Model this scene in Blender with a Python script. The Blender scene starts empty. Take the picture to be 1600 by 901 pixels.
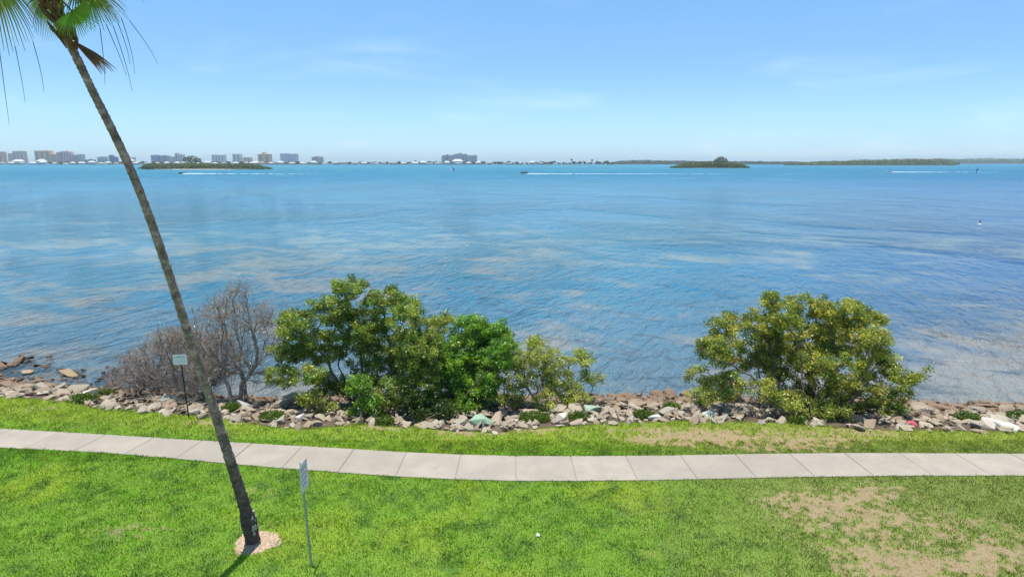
import bpy, bmesh, math, random
import numpy as np
from mathutils import Vector, Matrix, Quaternion
random.seed(7); rng = np.random.default_rng(7)
PI = math.pi
S = bpy.context.scene
COL = S.collection
# ------------------------------------------------------------------ camera
CAMH = 8.3; PITCH = math.radians(11.14); CP, SP = math.cos(PITCH), math.sin(PITCH)
cam_d = bpy.data.cameras.new('camera'); cam = bpy.data.objects.new('camera', cam_d); COL.objects.link(cam)
cam.location = (0, 0, CAMH); cam.rotation_euler = (PI/2-PITCH, 0, 0)
cam_d.sensor_width = 36; cam_d.lens = 22.5; cam_d.clip_start = 0.1; cam_d.clip_end = 100000
S.camera = cam
def ray(x, y):
    u = (x-800)/1000; v = (y-450.5)/1000
    return u, CP-v*SP, SP+v*CP
def gp(x, y, z=0.0):            # point of a horizontal level seen at a photo pixel
    u, f, d = ray(x, y); t = (CAMH-z)/d
    return Vector((u*t, f*t, z))
def at(x, y, Y):                # point at distance Y seen at a photo pixel
    u, f, d = ray(x, y); t = Y/f
    return Vector((u*t, Y, CAMH-d*t))
WZ = -1.35
# ------------------------------------------------------------------ helpers
def tag(o, label=None, cat=None, group=None, kind=None):
    if label: o['label'] = label
    if cat: o['category'] = cat
    if group: o['group'] = group
    if kind: o['kind'] = kind
    return o
def empty(name, loc, rz=0):
    o = bpy.data.objects.new(name, None); COL.objects.link(o); o.location = loc; o.rotation_euler = (0, 0, rz)
    o.empty_display_size = .2
    return o
def link(name, me, m=None, parent=None):
    o = bpy.data.objects.new(name, me); COL.objects.link(o)
    if m and not me.materials: me.materials.append(m)
    if parent: o.parent = parent
    return o
def mesh_np(name, V, F, cols=None, smooth=False):
    """V n x 3; F m x k (one polygon size); cols n x 3 point colours"""
    V = np.asarray(V, dtype=np.float32); F = np.asarray(F, dtype=np.int32)
    me = bpy.data.meshes.new(name); m, k = F.shape
    me.vertices.add(len(V)); me.vertices.foreach_set('co', V.ravel())
    me.loops.add(m*k); me.loops.foreach_set('vertex_index', F.ravel())
    me.polygons.add(m); me.polygons.foreach_set('loop_start', np.arange(0, m*k, k, dtype=np.int32))
    me.polygons.foreach_set('loop_total', np.full(m, k, dtype=np.int32))
    me.polygons.foreach_set('use_smooth', np.full(m, smooth, dtype=bool))
    if cols is not None:
        a = me.color_attributes.new('tint', 'FLOAT_COLOR', 'POINT')
        c = np.ones((len(V), 4), dtype=np.float32); c[:, :3] = cols; a.data.foreach_set('color', c.ravel())
    me.update(calc_edges=True); me.validate()
    return me
class MB:
    def __init__(s): s.v = []; s.f = []
    def box(s, c, sz, rz=0, M=None):
        h = [a/2 for a in sz]; n = len(s.v); R = Matrix.Rotation(rz, 3, 'Z') if M is None else M
        for z in (-1, 1):
            for x, y in ((-1, -1), (1, -1), (1, 1), (-1, 1)):
                s.v.append(Vector(c)+R @ Vector((x*h[0], y*h[1], z*h[2])))
        for q in ((3, 2, 1, 0), (4, 5, 6, 7), (0, 1, 5, 4), (1, 2, 6, 5), (2, 3, 7, 6), (3, 0, 4, 7)): s.f.append([n+i for i in q])
        return s
    def tube(s, pts, rad, k=8, cap=True):
        pts = [Vector(p) for p in pts]; n0 = len(s.v); N = len(pts)
        if not hasattr(rad, '__len__'): rad = [rad]*N
        up = None
        for i, p in enumerate(pts):
            t = (pts[min(i+1, N-1)]-pts[max(i-1, 0)]).normalized()
            if up is None:
                up = t.orthogonal().normalized()
            up = (up-t*up.dot(t)).normalized(); b = t.cross(up)
            for j in range(k):
                a = 2*PI*j/k; s.v.append(p+(up*math.cos(a)+b*math.sin(a))*rad[i])
        for i in range(N-1):
            for j in range(k):
                s.f.append([n0+i*k+j, n0+i*k+(j+1) % k, n0+(i+1)*k+(j+1) % k, n0+(i+1)*k+j])
        if cap:
            s.f.append([n0+j for j in range(k)][::-1]); s.f.append([n0+(N-1)*k+j for j in range(k)])
        return s
    def poly(s, pts):
        n = len(s.v); s.v += [Vector(p) for p in pts]; s.f.append(list(range(n, n+len(pts)))); return s
    def build(s, name, m, parent=None, smooth=False):
        me = bpy.data.meshes.new(name); me.from_pydata([tuple(v) for v in s.v], [], s.f); me.update()
        if smooth:
            me.polygons.foreach_set('use_smooth', [True]*len(me.polygons))
        return link(name, me, m, parent)
def copy_tree(o, parent=None):
    c = o.copy(); COL.objects.link(c); c.parent = parent
    for ch in [x for x in COL.objects if x.parent == o]:
        copy_tree(ch, c)
    return c
# value noise for laying out colours and densities over the ground
_LAT = np.random.default_rng(3).random((256, 256))
def vnoise(x, y, sc=1.0, off=0):
    x = np.asarray(x)*sc+off*17.3+500; y = np.asarray(y)*sc+off*9.1+500
    xi = np.floor(x).astype(int); yi = np.floor(y).astype(int); fx = x-xi; fy = y-yi
    fx = fx*fx*(3-2*fx); fy = fy*fy*(3-2*fy)
    L = lambda a, b: _LAT[a % 256, b % 256]
    return (L(xi, yi)*(1-fx)+L(xi+1, yi)*fx)*(1-fy)+(L(xi, yi+1)*(1-fx)+L(xi+1, yi+1)*fx)*fy
def fbm(x, y, sc, n=4, off=0):
    a = 0; w = 1; t = 0
    for i in range(n):
        a = a+w*vnoise(x, y, sc*2**i, off+i); t += w; w *= .55
    return a/t
# ------------------------------------------------------------------ materials
class NT:
    def __init__(s, name):
        s.m = bpy.data.materials.new(name); s.m.use_nodes = True; s.t = s.m.node_tree; s.t.nodes.clear()
        s.out = s.t.nodes.new('ShaderNodeOutputMaterial')
    def n(s, typ, ins=None, **kw):
        nd = s.t.nodes.new('ShaderNode'+typ)
        for k, v in kw.items(): setattr(nd, k, v)
        for k, v in (ins or {}).items():
            if isinstance(v, bpy.types.NodeSocket): s.t.links.new(v, nd.inputs[k])
            else: nd.inputs[k].default_value = v
        return nd
    def mix(s, fac, a, b, blend='MIX'):
        nd = s.t.nodes.new('ShaderNodeMix'); nd.data_type = 'RGBA'; nd.blend_type = blend
        for i, v in ((0, fac), (6, a), (7, b)):
            if isinstance(v, bpy.types.NodeSocket): s.t.links.new(v, nd.inputs[i])
            elif i == 0: nd.inputs[0].default_value = v
            else: nd.inputs[i].default_value = (*v, 1)
        return nd.outputs[2]
    def math(s, op, a, b=0.0, clamp=False):
        nd = s.t.nodes.new('ShaderNodeMath'); nd.operation = op; nd.use_clamp = clamp
        for i, v in ((0, a), (1, b)):
            if isinstance(v, bpy.types.NodeSocket): s.t.links.new(v, nd.inputs[i])
            else: nd.inputs[i].default_value = v
        return nd.outputs[0]
    def ramp(s, fac, stops):
        nd = s.n('ValToRGB', {'Fac': fac}); e = nd.color_ramp.elements
        while len(e) < len(stops): e.new(.5)
        for el, (p, c) in zip(e, stops):
            el.position = p; el.color = (*c, 1) if hasattr(c, '__len__') else (c, c, c, 1)
        return nd.outputs[0]
    def rng(s, v, a, b, c=0.0, d=1.0, smooth=True):
        nd = s.n('MapRange', {'Value': v, 'From Min': a, 'From Max': b, 'To Min': c, 'To Max': d})
        nd.interpolation_type = 'SMOOTHSTEP' if smooth else 'LINEAR'
        return nd.outputs[0]
    def noise(s, vec, scale, detail=4, rough=.55, dist=0.0):
        nd = s.n('TexNoise', {'Scale': scale, 'Detail': detail, 'Roughness': rough, 'Distortion': dist})
        if vec is not None: s.t.links.new(vec, nd.inputs['Vector'])
        return nd.outputs[0]
    def pos(s): return s.n('NewGeometry').outputs['Position']
    def obj(s): return s.n('TexCoord').outputs['Object']
    def attr(s, name='tint'): return s.n('Attribute', attribute_name=name).outputs['Color']
    def bump(s, h, strength=.5, dist=.02, normal=None):
        d = {'Height': h, 'Strength': strength, 'Distance': dist}
        if normal is not None: d['Normal'] = normal
        return s.n('Bump', d).outputs[0]
    def fin(s, col, rough=.8, normal=None, spec=.4, metal=0.0, trans=None, tfac=.35):
        p = s.n('BsdfPrincipled', {'Roughness': rough, 'Specular IOR Level': spec, 'Metallic': metal})
        if isinstance(col, bpy.types.NodeSocket): s.t.links.new(col, p.inputs['Base Color'])
        else: p.inputs['Base Color'].default_value = (*col, 1)
        if normal is not None: s.t.links.new(normal, p.inputs['Normal'])
        sh = p.outputs[0]
        if trans is not None:
            tr = s.n('BsdfTranslucent')
            if isinstance(trans, bpy.types.NodeSocket): s.t.links.new(trans, tr.inputs['Color'])
            else: tr.inputs['Color'].default_value = (*trans, 1)
            sh = s.n('MixShader', {0: tfac, 1: sh, 2: tr.outputs[0]}).outputs[0]
        s.t.links.new(sh, s.out.inputs['Surface'])
        return s.m
def plain(name, c, rough=.7, var=.25, scale=3.0, spec=.4, metal=0.0, bump=0.0):
    t = NT(name); n = t.noise(t.obj(), scale, 5, .6)
    dk = tuple(a*(1-var) for a in c); lt = tuple(min(1, a*(1+var)) for a in c)
    col = t.ramp(n, [(.3, dk), (.7, lt)])
    return t.fin(col, rough, t.bump(n, bump, .02) if bump else None, spec, metal)
def leaf_mat(name, gloss=.42, tfac=.3):
    t = NT(name); c = t.attr()
    tr = t.mix(1.0, c, (1.5, 1.35, .5), 'MULTIPLY')
    return t.fin(c, gloss, None, .5, 0, tr, tfac)
def m_lawn():
    t = NT('lawn_soil'); p = t.pos(); n = t.noise(p, 9, 6, .7); n2 = t.noise(p, 60, 3, .6)
    c = t.mix(t.math('MULTIPLY', n, .45), t.attr(), (.13, .11, .05)); c = t.mix(t.rng(n2, .4, .7, 0, .4), c, (.06, .07, .02))
    return t.fin(c, .95, t.bump(t.math('ADD', n, t.math('MULTIPLY', n2, .5)), .8, .06), .15)
def m_concrete(name, base=(.358, .318, .262), sc=1.0):
    t = NT(name); p = t.pos(); a = t.noise(p, 1.1*sc, 6, .65); b = t.noise(p, 40*sc, 4, .7); g = t.noise(p, .45*sc, 2, .5)
    c = t.mix(t.rng(a, .35, .7), tuple(x*.84 for x in base), base); c = t.mix(t.rng(b, .5, .8, 0, .35), c, tuple(x*.72 for x in base))
    c = t.mix(t.rng(g, .5, .75, 0, .3), c, (.27, .245, .21))
    isl = t.n('NewGeometry').outputs['Random Per Island']
    c = t.mix(t.rng(isl, 0, 1, 0, .32, False), c, tuple(x*.62 for x in base))
    st = t.noise(p, 3.2*sc, 5, .7, .8); c = t.mix(t.rng(st, .56, .72, 0, .4), c, (.22, .19, .155))
    return t.fin(c, .9, t.bump(b, .25, .01), .2)
def m_rock():
    t = NT('riprap_rock'); p = t.pos(); z = t.n('SeparateXYZ', {0: p}).outputs['Z']; r = t.math('FRACT', t.math('ADD', t.n('ObjectInfo').outputs['Random'], t.n('NewGeometry').outputs['Random Per Island']))
    a = t.noise(p, 2.2, 6, .65); b = t.noise(p, 14, 5, .7)
    base = t.ramp(r, [(0, (0.273, 0.224, 0.163)), (0.25, (0.387, 0.336, 0.249)), (0.5, (0.238, 0.172, 0.117)), (0.7, (0.343, 0.284, 0.2)), (0.85, (0.299, 0.289, 0.23)), (1, (0.44, 0.401, 0.31))])
    c = t.mix(t.rng(a, .4, .75, 0, .6), base, (.25, .20, .15)); c = t.mix(t.rng(b, .5, .8, 0, .5), c, (.2, .17, .13))
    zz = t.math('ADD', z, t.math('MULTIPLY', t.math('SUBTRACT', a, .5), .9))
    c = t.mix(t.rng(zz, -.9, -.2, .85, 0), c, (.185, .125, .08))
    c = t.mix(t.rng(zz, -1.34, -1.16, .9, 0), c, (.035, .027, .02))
    return t.fin(c, .9, t.bump(t.math('ADD', b, a), .5, .04), .25)
def m_bank():
    t = NT('bank_soil'); p = t.pos(); a = t.noise(p, 1.5, 6, .7); b = t.noise(p, 18, 5, .7)
    c = t.ramp(a, [(.3, (.08, .055, .038)), (.55, (.17, .125, .09)), (.75, (.28, .22, .165))]); c = t.mix(t.rng(b, .45, .7, 0, .7), c, (.05, .035, .025))
    return t.fin(c, .95, t.bump(b, .9, .1), .2)
def m_water():
    t = NT('bay_water'); p = t.pos(); xyz = t.n('SeparateXYZ', {0: p}); X, Y = xyz.outputs['X'], xyz.outputs['Y']
    def mapped(rz, sx, sy):
        q = t.n('Mapping', {'Vector': p, 'Rotation': (0, 0, math.radians(rz))}).outputs[0]
        return t.n('Mapping', {'Vector': q, 'Scale': (sx, sy, 1)}).outputs[0]
    # the bottom and the water's own colour
    big = t.noise(mapped(4, .010, .022), 1, 4, .6, .6)
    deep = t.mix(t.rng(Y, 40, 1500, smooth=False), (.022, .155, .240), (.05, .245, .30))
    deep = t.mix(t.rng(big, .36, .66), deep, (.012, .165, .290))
    right = t.rng(t.math('DIVIDE', X, t.math('ADD', Y, 5)), .1, .8)
    deep = t.mix(t.math('MULTIPLY', right, t.rng(Y, 25, 600, .75, .2)), deep, (.012, .065, .225))
    pt = t.noise(mapped(20, .15, .20), 1, 6, .62, .5)
    pt2 = t.noise(mapped(-10, .022, .045), 1, 4, .6, .4)
    th = t.math('ADD', t.math('MULTIPLY', pt, .66), t.math('MULTIPLY', pt2, .34))
    lim = t.rng(Y, 24, 140, -.012, .055, False)
    sand = t.math('MULTIPLY', t.rng(t.math('SUBTRACT', th, lim), .46, .60), t.rng(Y, 70, 170, 1, 0))
    scol = t.mix(t.rng(Y, 28, 90), (.265, .24, .19), (.21, .30, .30))
    sh = t.rng(t.math('ADD', Y, t.math('MULTIPLY', pt2, 14)), 30, 56, .95, 0)
    c = t.mix(t.math('MULTIPLY', sh, .7), deep, (.115, .140, .145))
    c = t.mix(t.math('MULTIPLY', sand, .8), c, scol)
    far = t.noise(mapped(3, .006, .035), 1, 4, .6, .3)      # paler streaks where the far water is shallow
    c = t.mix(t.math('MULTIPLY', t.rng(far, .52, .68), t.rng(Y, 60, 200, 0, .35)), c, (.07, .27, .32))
    grassbed = t.noise(mapped(20, .45, .7), 1, 4, .65, .4)
    c = t.mix(t.math('MULTIPLY', t.rng(grassbed, .54, .70), t.rng(Y, 30, 110, .65, 0)), c, (.020, .040, .060))
    # waves
    w1 = t.noise(mapped(15, .62, .20), 1, 2, .5, .5)
    w2 = t.noise(mapped(26, 1.9, .62), 1, 3, .55, .6)
    w3 = t.noise(mapped(2, 5.0, 2.0), 1, 3, .6, .5)
    w4 = t.noise(mapped(40, .12, .07), 1, 3, .5, .3)
    h = t.math('ADD', t.math('MULTIPLY', w1, .85), t.math('MULTIPLY', w2, .75))
    h = t.math('ADD', h, t.math('MULTIPLY', w3, .19)); h = t.math('ADD', h, t.math('MULTIPLY', w4, 1.2))
    lane = t.noise(mapped(-30, .035, .02), 1, 3, .6, .8)
    h = t.math('MULTIPLY', h, t.rng(lane, .35, .65, .55, 1.25))
    nrm = t.bump(h, 1.0, 1.6)
    rgh = t.rng(Y, 40, 700, .09, .44)
    m = t.fin(c, .10, nrm, .5)
    pr = [x for x in t.t.nodes if x.type == 'BSDF_PRINCIPLED'][0]; pr.inputs['IOR'].default_value = 1.33; t.t.links.new(rgh, pr.inputs['Roughness'])
    return m
def m_bark(name, a, b, sc=6.0):
    t = NT(name); p = t.obj(); n = t.noise(t.n('Mapping', {'Vector': p, 'Scale': (1, 1, .35)}).outputs[0], sc, 6, .7)
    return t.fin(t.ramp(n, [(.3, a), (.7, b)]), .9, t.bump(n, .6, .03), .2)
def m_palm():
    t = NT('palm_trunk_bark'); p = t.obj(); z = t.n('SeparateXYZ', {0: p}).outputs['Z']
    w = t.n('TexWave', {'Vector': p, 'Scale': 2.2, 'Distortion': 14.0, 'Detail': 5.0, 'Detail Scale': 1.6}, bands_direction='Z').outputs[1]
    n = t.noise(p, 5, 6, .7); v = t.noise(t.n('Mapping', {'Vector': p, 'Scale': (3, 3, .5)}).outputs[0], 7, 5, .7)
    c = t.ramp(n, [(.32, (.16, .10, .085)), (.5, (.46, .29, .26)), (.68, (.78, .54, .49))])
    c = t.mix(t.rng(w, .15, .6, .3, 0), c, (.10, .08, .065)); c = t.mix(t.rng(v, .45, .72, 0, .65), c, (.12, .10, .085))
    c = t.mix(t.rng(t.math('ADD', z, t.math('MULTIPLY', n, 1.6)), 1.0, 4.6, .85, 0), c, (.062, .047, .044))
    return t.fin(c, .9, t.bump(t.math('ADD', t.math('MULTIPLY', w, .3), t.math('ADD', n, v)), 1.0, .05), .2)
M = dict(
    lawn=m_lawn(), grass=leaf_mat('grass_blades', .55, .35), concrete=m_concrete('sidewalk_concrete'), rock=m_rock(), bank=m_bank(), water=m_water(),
    leaf=leaf_mat('mangrove_leaf', .34, .38), far_leaf=leaf_mat('far_leaf', .6, .25), frond=leaf_mat('palm_frond', .45, .35),
    bark=m_bark('mangrove_bark', (.06, .05, .04), (.2, .17, .14)), deadbark=m_bark('weathered_bark', (.10, .08, .065), (.46, .385, .32)),
    twig=plain('dry_twig', (.50, .415, .355), .9, .35, 3), palm=m_palm(), husk=plain('palm_husk', (.17, .085, .05), .9, .5, 12, .2, 0, .6),
    mulch=plain('mulch', (.37, .275, .185), .95, .6, 22, .2, 0, 1.0), steel=plain('galvanised_steel', (.42, .45, .47), .45, .2, 20, .5, .6),
    signback=plain('sign_sheet', (.86, .68, .71), .6, .1, 6, .4), darkpost=plain('dark_post', (.03, .03, .03), .6, .3, 20),
    white=plain('white_paint', (.78, .78, .76), .5, .06, 2), navy=plain('navy_paint', (.03, .045, .08), .5, .2, 2), glass=plain('dark_glass', (.05, .08, .11), .15, .2, 1, .6),
    sail=plain('sailcloth', (.82, .83, .82), .7, .05, 1), foam=plain('sea_foam', (.66, .72, .74), .8, .08, 4), sand=plain('pale_sand', (.55, .49, .38), .95, .15, .2),
    land=plain('island_ground', (.10, .10, .06), .95, .3, .05), paper=plain('paper', (.60, .60, .57), .7, .05),
)
# ------------------------------------------------------------------ world, sun
W = bpy.data.worlds.new('World'); S.world = W; W.use_nodes = True; wt = W.node_tree; wt.nodes.clear()
SUN = Vector((-.155, .05, 2.0)).normalized(); EL = math.asin(SUN.z); AZ = math.atan2(SUN.x, SUN.y)
sky = wt.nodes.new('ShaderNodeTexSky'); sky.sky_type = 'NISHITA'; sky.sun_disc = False; sky.sun_elevation = EL; sky.sun_rotation = AZ
sky.altitude = 0; sky.air_density = 1.0; sky.dust_density = .25; sky.ozone_density = 2.0
SKY_STR = .10
hs = wt.nodes.new('ShaderNodeHueSaturation'); hs.inputs['Saturation'].default_value = 1.25; hs.inputs['Value'].default_value = 1
wt.links.new(sky.outputs[0], hs.inputs['Color'])
tc = wt.nodes.new('ShaderNodeTexCoord'); mp = wt.nodes.new('ShaderNodeMapping'); mp.inputs['Scale'].default_value = (2.2, 2.2, 10)
wt.links.new(tc.outputs['Generated'], mp.inputs['Vector'])
nz = wt.nodes.new('ShaderNodeTexNoise'); nz.inputs['Scale'].default_value = 1.6; nz.inputs['Detail'].default_value = 6; nz.inputs['Roughness'].default_value = .55; nz.inputs['Distortion'].default_value = .4
wt.links.new(mp.outputs[0], nz.inputs['Vector'])
mr = wt.nodes.new('ShaderNodeMapRange'); mr.interpolation_type = 'SMOOTHSTEP'
for k, v in (('From Min', .52), ('From Max', .85), ('To Min', 0), ('To Max', .15)): mr.inputs[k].default_value = v
wt.links.new(nz.outputs[0], mr.inputs['Value'])
mx = wt.nodes.new('ShaderNodeMix'); mx.data_type = 'RGBA'; mx.inputs[7].default_value = (9, 9.6, 10, 1)
sz_ = wt.nodes.new('ShaderNodeSeparateXYZ'); wt.links.new(tc.outputs['Generated'], sz_.inputs[0])
tr_ = wt.nodes.new('ShaderNodeValToRGB'); wt.links.new(sz_.outputs['Z'], tr_.inputs[0]); te = tr_.color_ramp.elements
te.new(.13); te.new(.5)      # the air near the horizon is bluer here than the model's
for el_, (p_, c_) in zip(te, ((.0, (.49, .72, 1.22)), (.13, (.70, .80, .92)), (.24, (.98, 1, 1)), (.5, (1.5, 1.25, 1.0)))): el_.position = p_; el_.color = (*c_, 1)
tm_ = wt.nodes.new('ShaderNodeMix'); tm_.data_type = 'RGBA'; tm_.blend_type = 'MULTIPLY'; tm_.inputs[0].default_value = 1
wt.links.new(hs.outputs[0], tm_.inputs[6]); wt.links.new(tr_.outputs[0], tm_.inputs[7])
wt.links.new(mr.outputs[0], mx.inputs[0]); wt.links.new(tm_.outputs[2], mx.inputs[6])
bg = wt.nodes.new('ShaderNodeBackground'); bg.inputs['Strength'].default_value = SKY_STR
wt.links.new(mx.outputs[2], bg.inputs['Color'])
wo = wt.nodes.new('ShaderNodeOutputWorld'); wt.links.new(bg.outputs[0], wo.inputs['Surface'])
sl = bpy.data.lights.new('sun', 'SUN'); sl.energy = 3.6; sl.angle = math.radians(.53); sl.color = (1, .95, .88)
so = bpy.data.objects.new('sun', sl); COL.objects.link(so); so.rotation_euler = SUN.to_track_quat('Z', 'Y').to_euler()
S.view_settings.view_transform = 'Standard'; S.view_settings.look = 'None'; S.view_settings.gamma = 1; S.view_settings.use_curve_mapping = False
S.view_settings.exposure = .84
# ------------------------------------------------------------------ ground curves
GE = [gp(x, y) for x, y in ((0, 620), (100, 628), (160, 640), (250, 646), (330, 652), (430, 668), (480, 671), (560, 663), (640, 668), (690, 672), (780, 676), (820, 671), (880, 667), (960, 662), (1050, 658), (1200, 660), (1250, 663), (1350, 671), (1420, 672), (1600, 676))]
WE = [gp(x, y, WZ) for x, y in ((0, 588), (60, 602), (150, 608), (400, 622), (950, 619), (1050, 618), (1400, 629), (1600, 633))]
gx = np.array([-400]+[p.x for p in GE]+[400]); gy = np.array([24]+[p.y for p in GE]+[18.5])
wx = np.array([-400]+[p.x for p in WE]+[400]); wy = np.array([30]+[p.y for p in WE]+[24.3])
Eg = lambda x: np.interp(x, gx, gy)
Ew = lambda x: np.interp(x, wx, wy)
SW_F = [gp(x, y, .03) for x, y in ((0, 668.5), (86, 674), (200, 680), (320, 688), (478, 696), (637, 706), (722, 709.5), (808, 711.5), (893, 712), (1064, 710.5), (1215, 707.5), (1384, 706.5), (1600, 708))]
SW_N = [gp(x, y, .03) for x, y in ((0, 698.5), (121, 704), (203, 709), (400, 727.5), (530, 737), (620, 743.5), (708, 748), (803, 750.5), (897, 750.5), (992, 749.5), (1080, 748), (1245, 744), (1422, 742), (1600, 742))]
sfx = np.array([-60]+[p.x for p in SW_F]+[60]); sfy = np.array([23.5]+[p.y for p in SW_F]+[17.6])
snx = np.array([-60]+[p.x for p in SW_N]+[60]); sny = np.array([22.0]+[p.y for p in SW_N]+[16.2])
def smooth_interp(x, ax, ay):
    return sum(np.interp(np.asarray(x)+d, ax, ay) for d in (-1.2, -.6, 0, .6, 1.2))/5
SF = lambda x: smooth_interp(x, sfx, sfy)
SN = lambda x: smooth_interp(x, snx, sny)
def zbank(x, y):
    e = Eg(x); w = Ew(x); t = (y-e)/np.maximum(w-e, .5)
    z = np.where(t < 0, 0, WZ*np.clip(t, 0, 1)**1.15)
    z = np.where(t > 1, WZ-(y-w)*.22, z)
    return np.maximum(z, -2.6)
# dry and lush patches of the lawn
DRY = [(1290, 790, 1.0, .55, 1.0), (1375, 768, .7, .35, .8), (1350, 862, .5, .2, .7), (1480, 882, 1.5, .3, 1.0), (1400, 890, .8, .3, .8), (1410, 815, .4, .25, .4), (1560, 868, .6, .3, .6), (1330, 820, 1.6, 1.2, .35), (1500, 830, 1.4, 1.0, .3),
       (1040, 683, 1.1, .45, .9), (1140, 684, 1.5, .5, .95), (1260, 686, 1.0, .5, .7), (1000, 672, 1.0, .25, .6), (1340, 678, 1.4, .45, .45), (1250, 700, 1.6, .3, .4),
       (330, 660, 1.2, .3, .4), (60, 640, 1.0, .3, .3), (600, 668, .5, .2, .6), (740, 676, 1.0, .25, .7), (860, 674, .7, .2, .5), (200, 830, 1.3, .35, .22), (400, 770, 1.0, .3, .22), (1000, 860, 1.0, .4, .15)]
DRYW = [(*gp(a, b).xy, c, d, e) for a, b, c, d, e in DRY]
def dryness(x, y):
    d = np.zeros_like(x)
    for cx, cy, rx, ry, s in DRYW:
        d += s*np.exp(-(((x-cx)/rx)**2+((y-cy)/ry)**2)*.8)
    n = fbm(x, y, 1.1, 4, 5); n2 = fbm(x, y, 5, 3, 11)
    n3 = fbm(x, y, 9, 2, 31); d = d*(.2+1.5*n)+(1.5*(n2-.5)+2.4*(n3-.5))*np.clip(d*2.5, 0, 1)
    e = Eg(x)-y; d += np.clip(.30-e, 0, .3)*1.2*np.clip(fbm(x, y, .8, 2, 21)*2-.6, 0, 1)
    return np.clip((d-.20)*1.5, 0, .9)
def grass_cols(x, y, jit=True):
    d = dryness(x, y)[:, None]
    n = fbm(x, y, .45, 4, 2)[:, None]; n2 = fbm(x, y, 2.6, 3, 7)[:, None]; right = np.clip((x-1.5+3*(fbm(x, y, .35, 3, 51)-.5))/6.5, 0, 1)[:, None]
    lush = np.array([.185, .350, .034]); yel = np.array([.320, .430, .040]); dark = np.array([.075, .200, .026]); olive = np.array([.235, .275, .085])
    c = lush*(1-np.clip((n-.48)*3, 0, .8))+yel*np.clip((n-.48)*3, 0, .8)
    k = np.clip((n2-.52)*4.5, 0, 1)*.75; c = c*(1-k)+dark*k
    c = c*(1-.72*right)+olive*.72*right
    far = np.clip((y[:, None]-SF(x)[:, None])/1.0, 0, 1)*.5; c = c*(1-far)+np.array([.31, .38, .035])*far
    st = np.array([.43, .315, .20])
    c = c*(1-d)+st*d
    return c, d[:, 0]
# ------------------------------------------------------------------ ground sheets
def grid_sheet(name, xs, f0, f1, rows, zf, m, colour=False):
    X = np.repeat(xs[None], rows+1, 0); t = np.linspace(0, 1, rows+1)[:, None]; Y = f0(xs)[None]*(1-t)+f1(xs)[None]*t
    Z = zf(X, Y); V = np.stack([X, Y, Z], -1).reshape(-1, 3); n = len(xs)
    i = np.arange(rows)[:, None]*n+np.arange(n-1)[None]; i = i.ravel(); F = np.stack([i, i+1, i+n+1, i+n], -1)
    cols = grass_cols(V[:, 0], V[:, 1])[0] if colour else None
    o = link(name, mesh_np(name, V, F, cols, True), m); return tag(o, kind='structure')
xs = np.concatenate([[-400, -120, -60, -35], np.arange(-27, 27, .12), [35, 60, 120, 400]])
grid_sheet('lawn', xs, lambda x: np.full_like(x, -60.0)*1, lambda x: np.full_like(x, 9.0), 4, lambda X, Y: X*0, M['lawn'], True)
lw = grid_sheet('lawn', xs, lambda x: np.full_like(x, 9.0), lambda x: Eg(x)+.05, 110, lambda X, Y: np.where(Y < Eg(X), .0, -.02), M['lawn'], True)
grid_sheet('shore_bank', xs, lambda x: Eg(x)+.05, lambda x: Ew(x)+7, 60, lambda X, Y: zbank(X, Y)-.03+.12*(fbm(X, Y, 1.6, 3, 4)-.5)*np.clip((Y-Eg(X))*2, 0, 1), M['bank'])
wv = np.array([(-30000, 14, WZ), (30000, 14, WZ), (30000, 40000, WZ), (-30000, 40000, WZ)])
tag(link('water', mesh_np('water', wv, [[0, 1, 2, 3]]), M['water']), kind='structure')
tag(link('seabed', mesh_np('seabed', wv*np.array([1, 1, 0])+np.array([0, 0, -2.7]), [[0, 1, 2, 3]]), M['land']), kind='structure')
# sidewalk: cast slabs with open joints
sb = MB(); k0 = -40
for k in range(-26, 27):
    a = .1+1.6*k+.008; b = .1+1.6*(k+1)-.008
    s = lambda x, far: (x+(.04 if far else -.04)*np.clip(-x/4, -1.2, 3))
    c = [(s(a, 0), 0), (s(b, 0), 0), (s(b, 1), 1), (s(a, 1), 1)]; q = []
    for x, fr in c: q.append((x, float(SF(x) if fr else SN(x))))
    bev = .012; cx = sum(p[0] for p in q)/4; cy = sum(p[1] for p in q)/4; dz = random.uniform(-.003, .003)
    n = len(sb.v)
    for (x, y) in q: sb.v.append(Vector((x, y, -.1)))
    for (x, y) in q: sb.v.append(Vector((x, y, .018+dz)))
    for (x, y) in q: sb.v.append(Vector((x+(bev if x < cx else -bev), y+(bev if y < cy else -bev), .030+dz)))
    for l in (0, 4):
        for i in range(4): sb.f.append([n+l+i, n+l+(i+1) % 4, n+l+4+(i+1) % 4, n+l+4+i])
    sb.f.append([n+8, n+9, n+10, n+11])
xsw = np.arange(-40, 41, .8); n0 = len(sb.v)      # concrete filler strip added under the slabs, so the joints stay dark
for x in xsw: sb.v += [Vector((x, float(SN(x))+.01, .008)), Vector((x, float(SF(x))-.01, .008))]
for i in range(len(xsw)-1): sb.f.append([n0+2*i, n0+2*i+2, n0+2*i+3, n0+2*i+1])
tag(sb.build('sidewalk', M['concrete']), kind='structure')
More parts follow.
